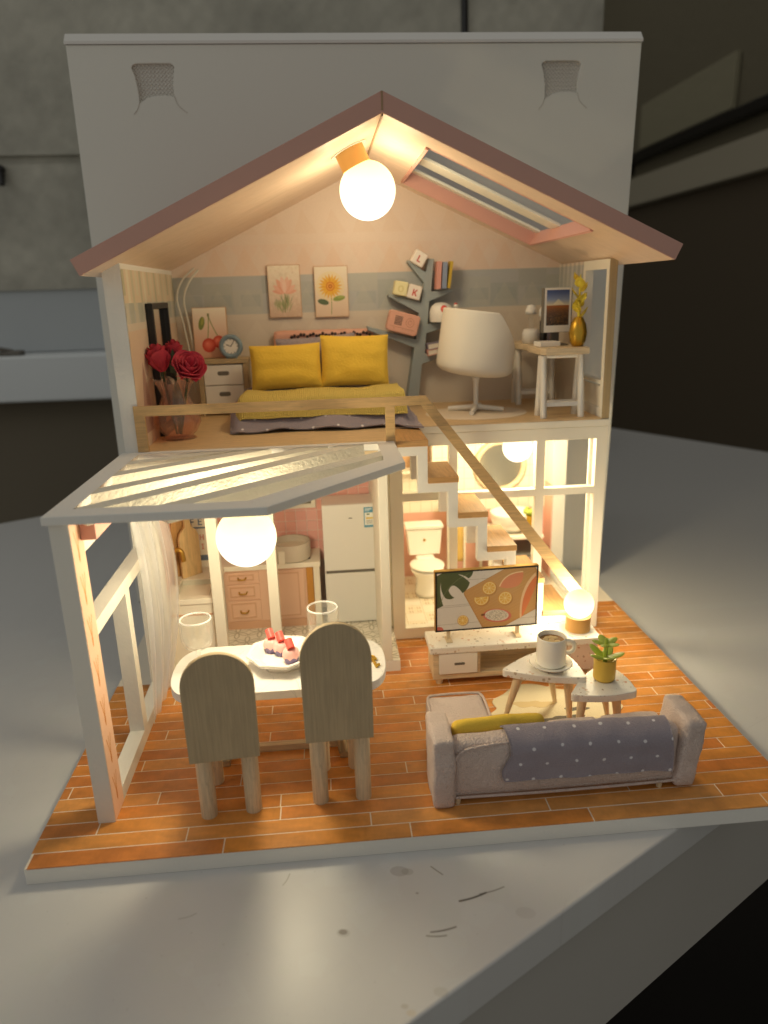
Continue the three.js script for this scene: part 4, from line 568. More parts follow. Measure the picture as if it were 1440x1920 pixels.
{ // tree-shaped bookshelf and what stands on it
  const zf = -20.5, t = thing('bookshelf', 'grey tree-shaped bookshelf with slanting branches against the bedroom wall', 'bookshelf', [15.5, F2, -20.9]);
  const poly = [[14.86, 11.06], [14.86, 11.65], [15.27, 14.19], [12.77, 15.19], [12.75, 15.39], [15.37, 14.62], [15.55, 15.99], [13.93, 16.9], [13.95, 17.01], [15.68, 16.54], [15.85, 17.55], [15.0, 18.58], [15.02, 18.7], [15.95, 18.07], [16.09, 18.75], [16.39, 18.72], [16.22, 17.08], [17.35, 17.18], [17.33, 17.03], [16.12, 16.6], [16.01, 15.4], [17.3, 15.55], [17.31, 15.3], [15.93, 14.92], [15.85, 13.85], [17.1, 14.03], [17.1, 13.72], [15.68, 13.3], [15.49, 11.62], [15.46, 11.06]].map(([x, y]) => [x - 15.5, y - F2]);
  part('trunk', ext(poly, -0.48, 0.4, { bevel: 0.02 }), M.treeGrey, t);
  const cube = (label, x, y, rz, tex, col) => { const o = thing('letter_block', label, 'toy block', [x, y, -20.42]); const s = 0.36; const b = part('block', bx(-s, s, -s, s, -s, s, 0.07).rotateZ(rz), std({ color: hex(col), roughness: 0.45 }), o); part('letter', quad([-s * .8, -s * .8, s + .004], [s * .8, -s * .8, s + .004], [s * .8, s * .8, s + .004], [-s * .8, s * .8, s + .004]).rotateZ(rz), std({ map: tex, roughness: 0.5 }), b); };
  cube('white toy block with red letter L tilted on the top branch', 15.56, 18.76, -0.52, letterPrint('L', '#eee3d8', '#c2403f'), '#eee3d8');
  cube('white toy block with red letter K on the middle branch', 15.28, 17.08, -0.28, letterPrint('K', '#eee3d8', '#c94a3f'), '#eee3d8');
  cube('pale yellow toy block with faint round letter on the middle branch', 14.56, 17.29, -0.2, letterPrint('O', '#e9dfae', '#d9cd90'), '#e9dfae');
  const book = (label, x, y, w, h, d, rz, mat) => { const o = thing('book', label, 'book', [x, y, -20.35]); part('cover', [bx(-w / 2, -w / 2 + 0.03, 0, h, -d / 2, d / 2), bx(w / 2 - 0.03, w / 2, 0, h, -d / 2, d / 2), bx(-w / 2 + 0.03, w / 2 - 0.03, 0, h, d / 2 - 0.03, d / 2)].map((g) => g.rotateZ(rz)), mat, o); part('pages', bx(-w / 2 + 0.031, w / 2 - 0.031, 0.03, h - 0.03, -d / 2 + 0.02, d / 2 - 0.031).rotateZ(rz), M.page, o); };
  book('pink book standing on the short right branch by the trunk', 16.53, 17.2, 0.24, 1.38, 0.8, -0.06, M.bookPink);
  book('blue grey book standing between pink and yellow books', 16.83, 17.22, 0.24, 1.32, 0.8, -0.06, M.bookBlue);
  book('thin yellow book leaning at the end of the row', 17.08, 17.24, 0.15, 1.34, 0.8, -0.13, M.bookYellow);
  const flat = (label, x, y, mat) => { const o = thing('book', label, 'book', [x, y, -20.35]); part('cover', [bx(-0.6, 0.6, 0, 0.03, -0.4, 0.4), bx(-0.6, 0.6, 0.27, 0.3, -0.4, 0.4), bx(-0.6, -0.57, 0.03, 0.27, -0.4, 0.4)].map((g) => g.rotateZ(0.16)), mat, o); part('pages', bx(-0.569, 0.57, 0.031, 0.269, -0.38, 0.38).rotateZ(0.16), M.page, o); };
  flat('pink book lying at the bottom of the low branch stack', 16.55, 13.86, M.bookPink);
  flat('grey book lying on top of the pink book', 16.55, 14.18, M.bookGrey);
  const r = thing('radio', 'pink retro radio with dark grille on the long left branch', 'radio', [14.5, 15.02, -20.35]);
  const rg = (g) => g.rotateZ(-0.27); const body = part('body', rg(ext(rrect(-0.84, 0.84, -0.02, 1.06, 0.17), -0.36, 0.36, { bevel: 0.05 })), M.pinkPlastic, r);
  part('front', rg(quad([-0.76, 0.04, 0.365], [0.76, 0.04, 0.365], [0.76, 0.98, 0.365], [-0.76, 0.98, 0.365])), std({ map: radioPrint, roughness: 0.5 }), body);
  const h = thing('helmet', 'white toy helmet with red dot on the right branch', 'toy', [16.72, 15.52, -20.35], 0.1);
  part('shell', lathe([[0, 1.0], [0.3, 0.96], [0.52, 0.8], [0.62, 0.5], [0.6, 0.0], [0.54, 0.0], [0.54, 0.5], [0.44, 0.74], [0, 0.9]].reverse(), 0, 0, 0), M.white, h);
  part('dot', sph(0.2, 0.03, 0.55, 0.5, 18, 14).scale(1, 1.15, 1), M.redGlaze, h);
  const fig = thing('figurine', 'tiny white figurine with red cap behind the lounge chair', 'figurine', [17.55, 15.62, -20.3]);
  part('body', [lathe([[0, 0], [0.17, 0], [0.12, 0.45], [0.08, 0.6], [0, 0.6]], 0, 0, 0, 20), sph(0.13, -0.03, 0.68, 0, 16, 12)], M.white, fig); part('cap', sph(0.1, -0.04, 0.8, 0, 14, 10).scale(1, 0.6, 1).translate(0, 0.32, 0), M.redGlaze, fig);
}
{ // lounge chair
  const c = thing('lounge_chair', 'white tub lounge chair on a four-star pedestal seen from behind', 'chair', [18.1, F2, -17.75]);
  const rim = (a) => 5.0 - 2.0 * Math.pow(Math.max(0, Math.cos(a + 0.3)), 1.0);             // a = 0 towards +x, the low open side
  const shellAt = (a, t, inset) => { const y0 = 1.85, y1 = rim(a); let r, y; if (t < 0.3) { const k = t / 0.3; r = 1.93 * Math.pow(Math.sin(Math.min(1, 0.02 + k * 0.98) * Math.PI / 2), 0.62); y = y0 + 0.6 * (1 - Math.pow(Math.cos(k * Math.PI / 2), 0.7)); } else { const k = (t - 0.3) / 0.7; r = 1.93 - 0.03 * k; y = y0 + 0.6 + (y1 - y0 - 0.6) * k; } r = Math.max(0.02, r - inset); return [Math.cos(a) * r * 1.02, y + (t < 0.3 ? inset * 0.8 : 0), Math.sin(a) * r]; };
  const sh = [sheet((u, v) => shellAt(-u * 6.28318, v, 0), 72, 26), sheet((u, v) => shellAt(u * 6.28318, v, 0.16), 72, 26), sheet((u, v) => { const a = u * 6.28318, k = v; const o = shellAt(a, 1, 0.16 * (1 - k)); return [o[0], o[1] + 0.06 * Math.sin(k * Math.PI), o[2]]; }, 72, 4)];
  part('shell', sh.map((g) => g.translate(0, -3, 0).rotateZ(-0.13).translate(0, 3, 0)), M.shell, c);
  part('seat_cushion', soft(-1.35, 1.35, 2.3, 2.75, -1.3, 1.3, 0.22, { n: 5, puff: 0.1 }), M.shell, c);
  part('pedestal', lathe([[0, 1.85], [0.3, 1.84], [0.17, 1.7], [0.13, 1.4], [0.13, 0.4], [0.2, 0.2], [0.2, 0.1], [0, 0.1]].reverse(), 0, 0, 0, 24), M.white, c);
  for (const a of [0.35, 1.92, 3.49, 5.06]) part('foot', rod([0.08 * Math.cos(a), 0.24, 0.08 * Math.sin(a)], [1.45 * Math.cos(a), 0.13, 1.45 * Math.sin(a)], 0.15, 0.12, 14), M.white, c);
}
{ // desk and what stands on it
  const d = thing('desk', 'wooden desk top on white trestles under the bedroom window', 'desk', [21.65, F2, -17.3]);
  part('desk_top', extY([[-1.05, 2.4], [-0.85, 2.68], [1.25, 2.68], [1.25, -3.2], [-1.15, -3.2], [-1.15, -1.2], [-1.0, -0.9], [-1.0, 0.2], [-1.12, 0.5]], 3.02, 3.32, { bevel: 0.03 }), M.wood, d, 'z');
  for (const z of [2.1, -2.5]) {
    const tr = part('trestle', [rod([-0.95, 2.92, z], [1.12, 2.92, z], 0.11, 0.11, 8), bx(-0.9, 1.05, 0.55, 0.75, z + 0.28, z + 0.44), bx(-0.9, 1.05, 0.55, 0.75, z - 0.44, z - 0.28)], M.white, d);
    for (const x of [-0.85, 1.0]) for (const s of [-1, 1]) part('leg', rod([x, 0, z + s * 0.5], [x, 2.95, z + s * 0.12], 0.17, 0.17, 4), M.white, tr);
  }
  const dy = F2 + 3.325;
  const m = thing('computer_monitor', 'computer monitor with printed landscape on the desk by the window', 'monitor', [21.85, dy, -16.4], 0.12);
  part('casing', bx(-0.72, 0.76, 0.62, 2.74, -0.36, -0.02, 0.03), M.fridgeGap, m); part('screen', quad([-0.7, 0.64, 0.0], [0.7, 0.64, 0.0], [0.7, 2.74, 0.0], [-0.7, 2.74, 0.0]), std({ map: fieldPrint, roughness: 0.35 }), m);
  part('stand', [bx(-0.15, 0.25, 0.05, 0.8, -0.42, -0.3), bx(-0.55, 0.6, 0, 0.06, -0.6, 0.1, 0.02)], M.fridgeGap, m);
  const k = thing('keyboard', 'flat white keyboard at the near end of the desk', 'keyboard', [21.3, dy, -16.0], 0.1); part('case', bx(-0.55, 0.5, 0, 0.24, -0.5, 0.35, 0.04), M.white, k);
  const p = thing('pineapple', 'gold pineapple ornament with yellow leaves at the desk corner', 'ornament', [22.58, dy, -15.45]);
  part('body', lathe([[0, 1.4], [0.2, 1.36], [0.36, 1.05], [0.44, 0.65], [0.38, 0.25], [0.26, 0], [0, 0]].reverse(), 0, 0, 0, 14), M.gold, p);
  const lv = []; for (let i = 0; i < 15; i++) { const a = i * 2.4, h = 1.35 + (i % 8) * 0.23; lv.push(sheet((s, t) => { const w = 0.22 * Math.sin(Math.PI * (0.12 + 0.88 * t)) * (s - 0.5), rad = 0.05 + 0.34 * t; return [Math.cos(a) * rad - Math.sin(a) * w * 2, h + 0.42 * t + 0.05 * Math.sin(s * 3), Math.sin(a) * rad + Math.cos(a) * w * 2]; }, 4, 6, 0.03)); } lv.push(rod([0, 1.3, 0], [0, 3.3, 0], 0.08, 0.03));
  part('leaf_tuft', lv, M.goldLeaf, p);
  const l = thing('desk_lamp', 'small white mushroom lamp at the far end of the desk', 'lamp', [21.1, dy, -18.4]);
  part('base', lathe([[0, 0], [0.42, 0], [0.44, 0.5], [0.34, 0.72], [0, 0.75]], 0, 0, 0, 24), M.white, l); part('stem', rod([0, 0.7, 0], [0, 1.5, 0], 0.15, 0.13), M.glass, l); part('shade', lathe([[0.0, 1.95], [0.2, 1.9], [0.3, 1.65], [0.3, 1.45], [0, 1.45]].reverse(), 0, 0, 0, 24), M.white, l);
  const b = thing('bottle', 'small black bottle with gold cap beside the white lamp', 'bottle', [21.5, dy, -17.5]); part('body', lathe([[0, 0], [0.2, 0], [0.2, 0.95], [0.1, 1.02], [0.1, 1.2], [0, 1.2]], 0, 0, 0, 20).translate(0, 0.2, 0), M.black, b); part('cap', cyl(0.09, 0.09, 0.3, 0, 1.4, 0), M.gold, b);
  const hp = thing('headphones', 'mauve headphones on a stand behind the bottle', 'headphones', [21.95, dy, -18.3]); part('band', new THREE.TorusGeometry(0.38, 0.1, 12, 30, Math.PI * 1.2).rotateZ(-0.3).translate(0, 1.5, 0), M.white, hp); part('stand', [lathe([[0, 0], [0.4, 0], [0.36, 0.5], [0.24, 1.2], [0, 1.25]], 0, 0, 0, 24)], M.bookGrey, hp);
}
// ------------------------------------------------------------------ kitchen
{
  const y0 = 0.557, k = thing('kitchen_counter', 'L-shaped kitchen counter with white sink and pink drawers and doors', 'kitchen counter', [2.6, y0, -17.4]);   // local x, y, z
  // back run: local x 0..7, z 0..2.1 ; side run: local x 0..2.15, z 2.1..6.1
  part('counter_top', extY([[0, 0.02], [7.0, 0.02], [7.0, 2.2], [2.18, 2.2], [2.18, 6.1], [0, 6.1]], 3.28, 3.54, { holes: [[[0.35, 3.6], [0.35, 5.7], [1.95, 5.7], [1.95, 3.6]]], bevel: 0.02 }), M.cream, k);
  const sink = part('sink', [bx(0.35, 1.95, 2.5, 2.56, 3.6, 5.7), bx(0.33, 0.4, 2.56, 3.5, 3.6, 5.7), bx(1.9, 1.97, 2.56, 3.5, 3.6, 5.7), bx(0.4, 1.9, 2.56, 3.5, 3.58, 3.65), bx(0.4, 1.9, 2.56, 3.5, 5.65, 5.72)], std({ color: hex('#cfcab8'), roughness: 0.4 }), k);
  part('faucet', [tube([[0.2, 3.5, 4.2], [0.2, 4.9, 4.2], [0.32, 5.25, 4.2], [0.55, 5.25, 4.2], [0.66, 4.7, 4.2]], 0.12, 30, 10)], M.brass, sink);
  part('carcass', [bx(0.02, 2.06, 0, 3.27, 2.12, 6.0, 0.02), bx(0.02, 6.25, 0, 3.27, 0.04, 1.9)], M.cream, k);
  part('side_trim', bx(0.02, 2.09, 2.7, 2.78, 6.001, 6.03), M.cabinetDark, k);
  const front = part('cabinet_front', bx(2.07, 6.25, 0, 3.27, 1.905, 2.02), M.cabinet, k);
  part('plinth', bx(2.12, 6.24, 0.0, 0.42, 2.021, 2.05), M.cabinetDark, front);
  for (const [a, b, c, d, h] of [[2.2, 3.86, 0.5, 1.6, 1], [2.2, 3.86, 1.68, 2.5, 1], [2.2, 3.86, 2.58, 3.16, 1], [4.62, 6.14, 0.5, 3.16, 0]]) {
    const dr = part(h ? 'drawer' : 'door', bx(a, b, c, d, 2.021, 2.1, 0.02), M.cabinet, k);
    part('moulding', ext([[a + 0.14, c + 0.13], [b - 0.26, c + 0.13], [b - 0.26, d - 0.13], [a + 0.14, d - 0.13]], 2.1, 2.13, { holes: [[[a + 0.2, c + 0.19], [b - 0.32, c + 0.19], [b - 0.32, d - 0.19], [a + 0.2, d - 0.19]]] }), M.cabinetDark, dr);
    if (h) part('handle', tube([[a + 0.6, (c + d) / 2, 2.11], [a + 0.65, (c + d) / 2 - 0.04, 2.26], [b - 0.71, (c + d) / 2 - 0.04, 2.26], [b - 0.66, (c + d) / 2, 2.11]], 0.045, 20, 8), M.brass, dr); else part('handle', sph(0.07, a + 0.18, d - 0.12, 2.16, 12, 10), M.brass, dr);
  }
  part('end_panel', bx(6.26, 6.6, 0, 3.27, 0.5, 2.05), std({ color: hex('#c48a3e'), roughness: 0.6 }), k);
  part('leg', bx(6.62, 6.95, 0, 3.27, 1.6, 2.0, 0.02), M.cream, k);
  part('hob', bx(4.6, 6.5, 3.541, 3.56, 0.5, 1.7), M.fridgeGap, k);
  const pot = thing('cooking_pot', 'round pale cooking pot with a tag on the kitchen counter beside the fridge', 'pot', [8.15, y0 + 3.562, -16.05]);
  part('body', lathe([[0, 0], [0.88, 0], [0.98, 0.08], [1.0, 0.92], [0.93, 0.92], [0.9, 0.1], [0, 0.08]], 0, 0, 0, 48), std({ color: hex('#cfc3b2'), roughness: 0.45 }), pot);
  part('contents', cyl(0.9, 0.9, 0.04, 0, 0.55, 0, 32), std({ color: hex('#e9e0cc') }), pot); part('handle', bx(-0.62, -0.3, 0.02, 0.66, 0.86, 1.0, 0.03), M.cream, pot);
  const board = (label, pts, x, z, ry, col) => { const o = thing('cutting_board', label, 'cutting board', [x, y0 + 3.545, z], ry); part('board', ext(pts, -0.08, 0.08, { bevel: 0.025 }), std({ map: woodTex, color: hex(col), roughness: 0.5 }), o, 'y'); };
  board('tall pale cutting board with long handle leaning in the kitchen corner', [[-0.55, 0], [0.55, 0], [0.55, 2.0], [0.42, 2.3], [0.16, 2.5], [0.16, 3.5], [-0.16, 3.5], [-0.16, 2.5], [-0.42, 2.3], [-0.55, 2.0]], 3.35, -14.3, 0.75, '#f7e6c8');
  board('darker cutting board standing behind the pale cutting board', [[-0.6, 0], [0.6, 0], [0.62, 2.3], [0.4, 2.9], [0.22, 3.2], [0.22, 4.1], [-0.2, 4.1], [-0.2, 3.2], [-0.45, 2.9], [-0.62, 2.3]], 2.98, -14.55, 0.75, '#e0bd90');
  const po = thing('poster', 'small printed kitchen sheet with letters FE HI on the tile wall', 'poster', [3.7, 5.55, -15.25]); part('sheet', bx(-0.6, 0.6, -1.4, 1.5, 0, 0.03), M.page, po); part('print', quad([-0.58, -1.38, 0.032], [0.58, -1.38, 0.032], [0.58, 1.48, 0.032], [-0.58, 1.48, 0.032]), std({ map: posterPrint, roughness: 0.5 }), po);
  const fr = thing('framed_mirror', 'dark glazed frame hanging on the pink kitchen tiles beside the fridge', 'frame', [8.25, 7.35, -17.36]);
  part('frame', ext([[-1.25, -0.95], [1.25, -0.95], [1.25, 1.6], [-1.25, 1.6]], 0, 0.18, { holes: [[[-1.02, -0.72], [1.02, -0.72], [1.02, 1.4], [-1.02, 1.4]]], bevel: 0.02 }), M.frame, fr); part('glass', bx(-1.03, 1.03, -0.73, 1.41, 0.01, 0.06), phy({ color: hex('#6f6858'), roughness: 0.15 }), fr);
  const f = thing('fridge', 'white two-door fridge with energy label in the kitchen corner', 'fridge', [11.2, y0, -16.3]);
  part('body', bx(-1.38, 1.36, 0.05, 6.46, -0.95, 0.85, 0.04), M.fridge, f);
  const up = part('door', bx(-1.38, 1.36, 2.96, 6.46, 0.87, 1.0, 0.04), M.fridge, f), lo = part('door', bx(-1.38, 1.36, 0.06, 2.8, 0.87, 1.0, 0.04), M.fridge, f);
  part('handle_gap', bx(-1.3, 1.3, 2.72, 3.02, 0.84, 0.93), M.fridgeGap, f); part('energy_label', quad([0.72, 5.22, 1.004], [1.3, 5.22, 1.004], [1.3, 6.28, 1.004], [0.72, 6.28, 1.004]), std({ map: energyPrint, roughness: 0.4 }), up); part('badge', bx(-0.05, 0.13, 5.72, 5.77, 1.0, 1.006), M.fridgeGap, up);
  for (const [x, z] of [[-1.2, 0.7], [1.2, 0.7], [-1.2, -0.8], [1.2, -0.8]]) part('foot', cyl(0.08, 0.08, 0.06, x, 0, z, 12), M.black, f);
}
// ------------------------------------------------------------------ bathroom
{
  const y0 = 0.552, t = thing('toilet', 'cream toilet with square tank against the pink bathroom wall', 'toilet', [15.55, y0, -18.7]);
  part('bowl', [lathe([[0, 0], [0.66, 0], [0.7, 0.2], [0.6, 0.7], [0.66, 1.1], [0.9, 1.45], [0.95, 1.7], [0, 1.7]], 0, 0, 0, 36).scale(1, 1, 1.15).translate(0, 0, 0.15), bx(-0.55, 0.55, 0.0, 2.0, -0.95, -0.3, 0.15)], M.ceramic, t);
  part('lid', new THREE.SphereGeometry(0.98, 32, 18).scale(1, 0.13, 1.2).translate(0, 1.78, 0.15), M.ceramic, t);
  const tk = part('tank', ext([[-0.88, 2.0], [0.88, 2.0], [1.02, 3.55], [-1.02, 3.55]], -1.7, -0.8, { bevel: 0.07 }), M.ceramic, t); part('tank_lid', bx(-1.1, 1.1, 3.56, 3.78, -1.76, -0.72, 0.06), M.ceramic, tk); part('button', sph(0.08, 0, 2.9, -0.8, 12, 10), M.brass, tk);
  const m = thing('round_mirror', 'round mirror with pale wooden rim on the bathroom wall', 'mirror', [20.3, 7.2, -21.33]);
  part('rim', new THREE.TorusGeometry(1.42, 0.17, 16, 60).translate(0, 0, 0.1), std({ map: woodTex, roughness: 0.5 }), m); part('glass', cyl(1.36, 1.36, 0.08, 0, 0, 0, 60).rotateX(Math.PI / 2), std({ color: hex('#aaa392'), roughness: 0.15, metalness: 0.7 }), m);
  const w = thing('washstand', 'white basin on a bathroom washstand with dark shelf', 'washstand', [20.6, y0, -19.6]);
  part('basin', lathe([[0, 0], [0.6, 0], [1.1, 0.5], [1.25, 1.1], [1.15, 1.1], [1.0, 0.55], [0, 0.2]], 0, 3.2, 0, 40), M.ceramic, w);
  part('counter', bx(-1.6, 1.6, 3.0, 3.2, -1.5, 1.2, 0.04), M.cream, w); part('shelf', bx(-1.5, 1.5, 1.9, 2.05, -1.4, 1.1), M.fridgeGap, w); for (const [x, z] of [[-1.45, 1.05], [1.45, 1.05], [-1.45, -1.35], [1.45, -1.35]]) part('leg', bx(x - 0.08, x + 0.08, 0, 3.0, z - 0.08, z + 0.08), M.cream, w);
  const p = thing('planter', 'small gold planter with green leaves beside the bathroom basin', 'planter', [21.55, y0 + 3.2, -18.65]); part('pot', cyl(0.36, 0.33, 1.15, 0, 0, 0, 28), M.gold, p); const lf = []; for (let i = 0; i < 22; i++) { const a = i * 2.4, r = 0.1 + 0.3 * rnd(); lf.push(sph(0.14, Math.cos(a) * r, 1.2 + rr(0, 0.22), Math.sin(a) * r, 8, 6).scale(1, 1, 1)); } part('foliage', lf, M.leaf, p);
  const cab = thing('wall_cabinet', 'open cream cabinet on the bathroom wall above the toilet', 'cabinet', [15.0, 7.2, -21.3]);
  part('casing', [bx(-1.2, 1.3, 0, 0.16, 0, 1.0), bx(-1.2, 1.3, 2.3, 2.46, 0, 1.0), bx(-1.2, -1.06, 0.16, 2.3, 0, 1.0), bx(1.16, 1.3, 0.16, 2.3, 0, 1.0)], M.cream, cab); part('panel', bx(-1.05, 1.15, 0.17, 2.29, 0.0, 0.08), std({ color: hex('#cfa57c'), roughness: 0.6 }), cab);
  const bt = thing('soap_bottle', 'small dark purple bottle standing in the bathroom wall cabinet', 'bottle', [15.45, 7.365, -20.8]); part('body', lathe([[0, 0], [0.18, 0], [0.18, 0.6], [0.08, 0.75], [0.08, 0.95], [0, 0.95]], 0, 0, 0, 18), M.cakeCup, bt);
  const tr = thing('towel_rail', 'cream towel rail with hanging gold yellow towel in the bathroom', 'towel rail', [17.55, y0, -20.4]); part('post', [bx(-0.55, -0.42, 0, 5.0, -0.1, 0.1, 0.02), bx(0.42, 0.55, 0, 5.0, -0.1, 0.1, 0.02), bx(-0.42, 0.42, 4.75, 4.95, -0.1, 0.1, 0.02)], M.cream, tr); part('towel', soft(-0.4, 0.4, 1.2, 4.98, -0.17, 0.2, 0.08, { n: 6, rough: 0.04 }), std({ color: hex('#d5b063'), roughness: 0.9 }), tr);
  const bn = thing('bin', 'small white round bin on the bathroom floor behind the stairs', 'bin', [18.6, y0, -17.5]); part('body', lathe([[0, 0], [0.5, 0], [0.62, 1.5], [0.56, 1.5], [0.46, 0.06], [0, 0.06]], 0, 0, 0, 30), M.ceramic, bn);
}
// ------------------------------------------------------------------ dining place under the porch
{
  const T = thing('dining_table', 'rounded white marble dining table on a pale trestle base under the porch', 'table', [8.05, 0, -5.35]);
  const top = new THREE.Shape(); const a = 4.0, b = 1.88; top.moveTo(-a + 1.3, -b).lineTo(a - 1.3, -b).bezierCurveTo(a - 0.3, -b, a, -b + 0.7, a, 0).bezierCurveTo(a, b - 0.7, a - 0.3, b, a - 1.3, b).lineTo(-a + 1.3, b).bezierCurveTo(-a + 0.3, b, -a, b - 0.7, -a, 0).bezierCurveTo(-a, -b + 0.7, -a + 0.3, -b, -a + 1.3, -b);
  part('table_top', ext(top, 0, 0.34, { bevel: 0.025 }).rotateX(-Math.PI / 2).translate(0, 3.36, 0), M.marble, T);
  for (const s of [-1, 1]) { part('leg', rod([s * 2.25, 0.12, 0.7], [s * 1.7, 3.36, 0.0], 0.19, 0.19, 4), M.woodDull, T, 'y'); part('leg', rod([s * 2.25, 0.12, -0.95], [s * 1.7, 3.36, -0.2], 0.19, 0.19, 4), M.woodDull, T, 'y'); part('foot', bx(s * 2.25 - 0.16, s * 2.25 + 0.16, 0, 0.26, -1.15, 0.85, 0.03), M.woodDull, T, 'z'); }
  part('stretcher', bx(-2.12, 2.12, 0.0, 0.26, -0.2, 0.06, 0.03), M.wood, T, 'x');
  const ty = 3.702;
  for (const [x, z, label] of [[5.0, -5.75, 'clear stemmed glass on the dining table nearest the window wall'], [9.75, -6.1, 'clear stemmed glass on the dining table behind the taller chair back']]) {
    const g = thing('drinking_glass', label, 'glass', [x, ty, z], 0, undefined);
    part('bowl', lathe([[0, 0.05], [0.42, 0.04], [0.46, 0.08], [0.09, 0.16], [0.07, 0.66], [0.3, 0.74], [0.5, 0.88], [0.59, 1.1], [0.61, 1.42], [0.61, 1.92], [0.55, 1.92], [0.55, 1.42], [0.52, 1.14], [0.44, 0.95], [0.26, 0.82], [0, 0.8]].reverse().map(([r, y]) => [Math.max(r, 0.0001), y]), 0, 0, 0, 48), M.glass, g);
    part('rim', new THREE.TorusGeometry(0.565, 0.04, 12, 48).rotateX(Math.PI / 2).translate(0, 1.93, 0), M.glassRim, g);
  }
  const pl = thing('plate', 'white octagonal plate with raised rim on the dining table', 'plate', [8.15, ty, -5.55], 0.2);
  const oct = (r0, y0, r1, y1) => new THREE.CylinderGeometry(r1, r0, y1 - y0, 8, 1, true).translate(0, (y0 + y1) / 2, 0);
  part('dish', lathe([[0, 0], [0.86, 0], [0.9, 0.12], [1.2, 0.3], [1.36, 0.42], [1.36, 0.5], [1.22, 0.48], [0.86, 0.24], [0.8, 0.2], [0, 0.2]], 0, 0, 0, 8), phy({ color: hex('#efebe4'), roughness: 0.25, flatShading: true }), pl);
  const cakes = [['cupcake with pink icing and red candle at the back of the plate', 7.72, -6.15], ['cupcake with red candle in the middle of the plate', 8.12, -5.85], ['cupcake with red candle at the front of the plate', 8.5, -5.2]];
  for (const [label, x, z] of cakes) {
    const c = thing('cupcake', label, 'cupcake', [x, ty + 0.21, z], -0.1);
    const wavy = (r, y0, amp, sg) => sheet((u, v) => { const q = u * 6.28318; const yb = y0 + amp * Math.abs(Math.sin(q * 4)); const k = v; const rad = sg > 0 ? r * Math.cos(k * 1.45) ** 0.55 : r * (0.78 + 0.22 * k); const y = sg > 0 ? yb + (0.56 - yb) * Math.sin(k * 1.5) : yb * k; return [Math.cos(-q) * rad, y, Math.sin(-q) * rad]; }, 48, 12);
    part('cup', [wavy(0.31, 0.24, 0.09, -1), cyl(0.24, 0.24, 0.01, 0, 0, 0)], M.cakeCup, c); part('icing', [wavy(0.335, 0.18, 0.09, 1)], M.icing, c); part('candle', rod([-0.1, 0.84, -0.12], [0.04, 0.6, 0.13], 0.15, 0.15, 24), M.redGlaze, c);
  }
  const k = thing('key', 'tiny gold key at the right end of the dining table', 'key', [11.6, ty, -5.0], 0.2); part('bow', new THREE.TorusGeometry(0.12, 0.045, 10, 24).rotateX(Math.PI / 2).translate(0, 0.06, -0.35), M.gold, k); part('shaft', [bx(-0.05, 0.05, 0.02, 0.1, -0.24, 0.4, 0.02), bx(-0.16, 0.16, 0.02, 0.11, -0.28, -0.14, 0.03), bx(0.05, 0.16, 0.02, 0.1, 0.22, 0.3, 0.01)], M.gold, k);
  const mat = thing('place_mat', 'pale square embossed mat on the dining table before the left glass', 'place mat', [5.9, ty, -5.9], 0.05); part('mat', [bx(-0.95, 0.95, 0.0, 0.03, -0.75, 0.75, 0.01), ext([[-0.7, -0.55], [0.7, -0.55], [0.7, 0.55], [-0.7, 0.55]], 0, 0.02, { holes: [[[-0.62, -0.47], [0.62, -0.47], [0.62, 0.47], [-0.62, 0.47]]] }).rotateX(-Math.PI / 2).translate(0, 0.03, 0)], M.marble, mat);
  // two chairs seen from behind
  const ch = thing('dining_chair', 'arched-back wooden dining chair standing nearest the window wall of the porch', 'chair', [6.3, 0, -2.0], 0.08, 'arched wooden dining chairs');
  const arch = new THREE.Shape(); const w = 1.15; arch.moveTo(-w, 0).lineTo(w, 0).lineTo(w + 0.02, 2.75).absarc(0, 2.75, w + 0.02, 0, Math.PI).lineTo(-w, 0);
  part('backrest', ext(arch, 0, 0.2, { bevel: 0.025, seg: 40 }).rotateX(0.015).translate(0, 2.46, 0.42), M.woodDull, ch, 'y');
  part('crack', bx(-0.27, -0.255, 5.55, 6.1, 0.615, 0.635), M.edgeRaw, ch);
  part('seat', bx(-0.95, 0.95, 2.5, 2.75, -1.9, 0.41, 0.05), M.woodDull, ch, 'z');
  for (const [x, z] of [[-0.76, 0.05], [0.76, 0.05], [-0.62, -1.75], [0.62, -1.75]]) part('leg', cyl(0.29, 0.28, 2.5, x, 0, z, 26), M.wood, ch, 'y');
  const c2 = ch.clone(); c2.name = numbered('dining_chair'); c2.position.set(10.15 * S, 0, -2.25 * S); c2.rotation.y = 0.03; c2.scale.set(S, S * 1.105, S); c2.userData = { ...ch.userData, label: 'arched-back wooden dining chair standing beside the sofa' }; scene.add(c2);
}
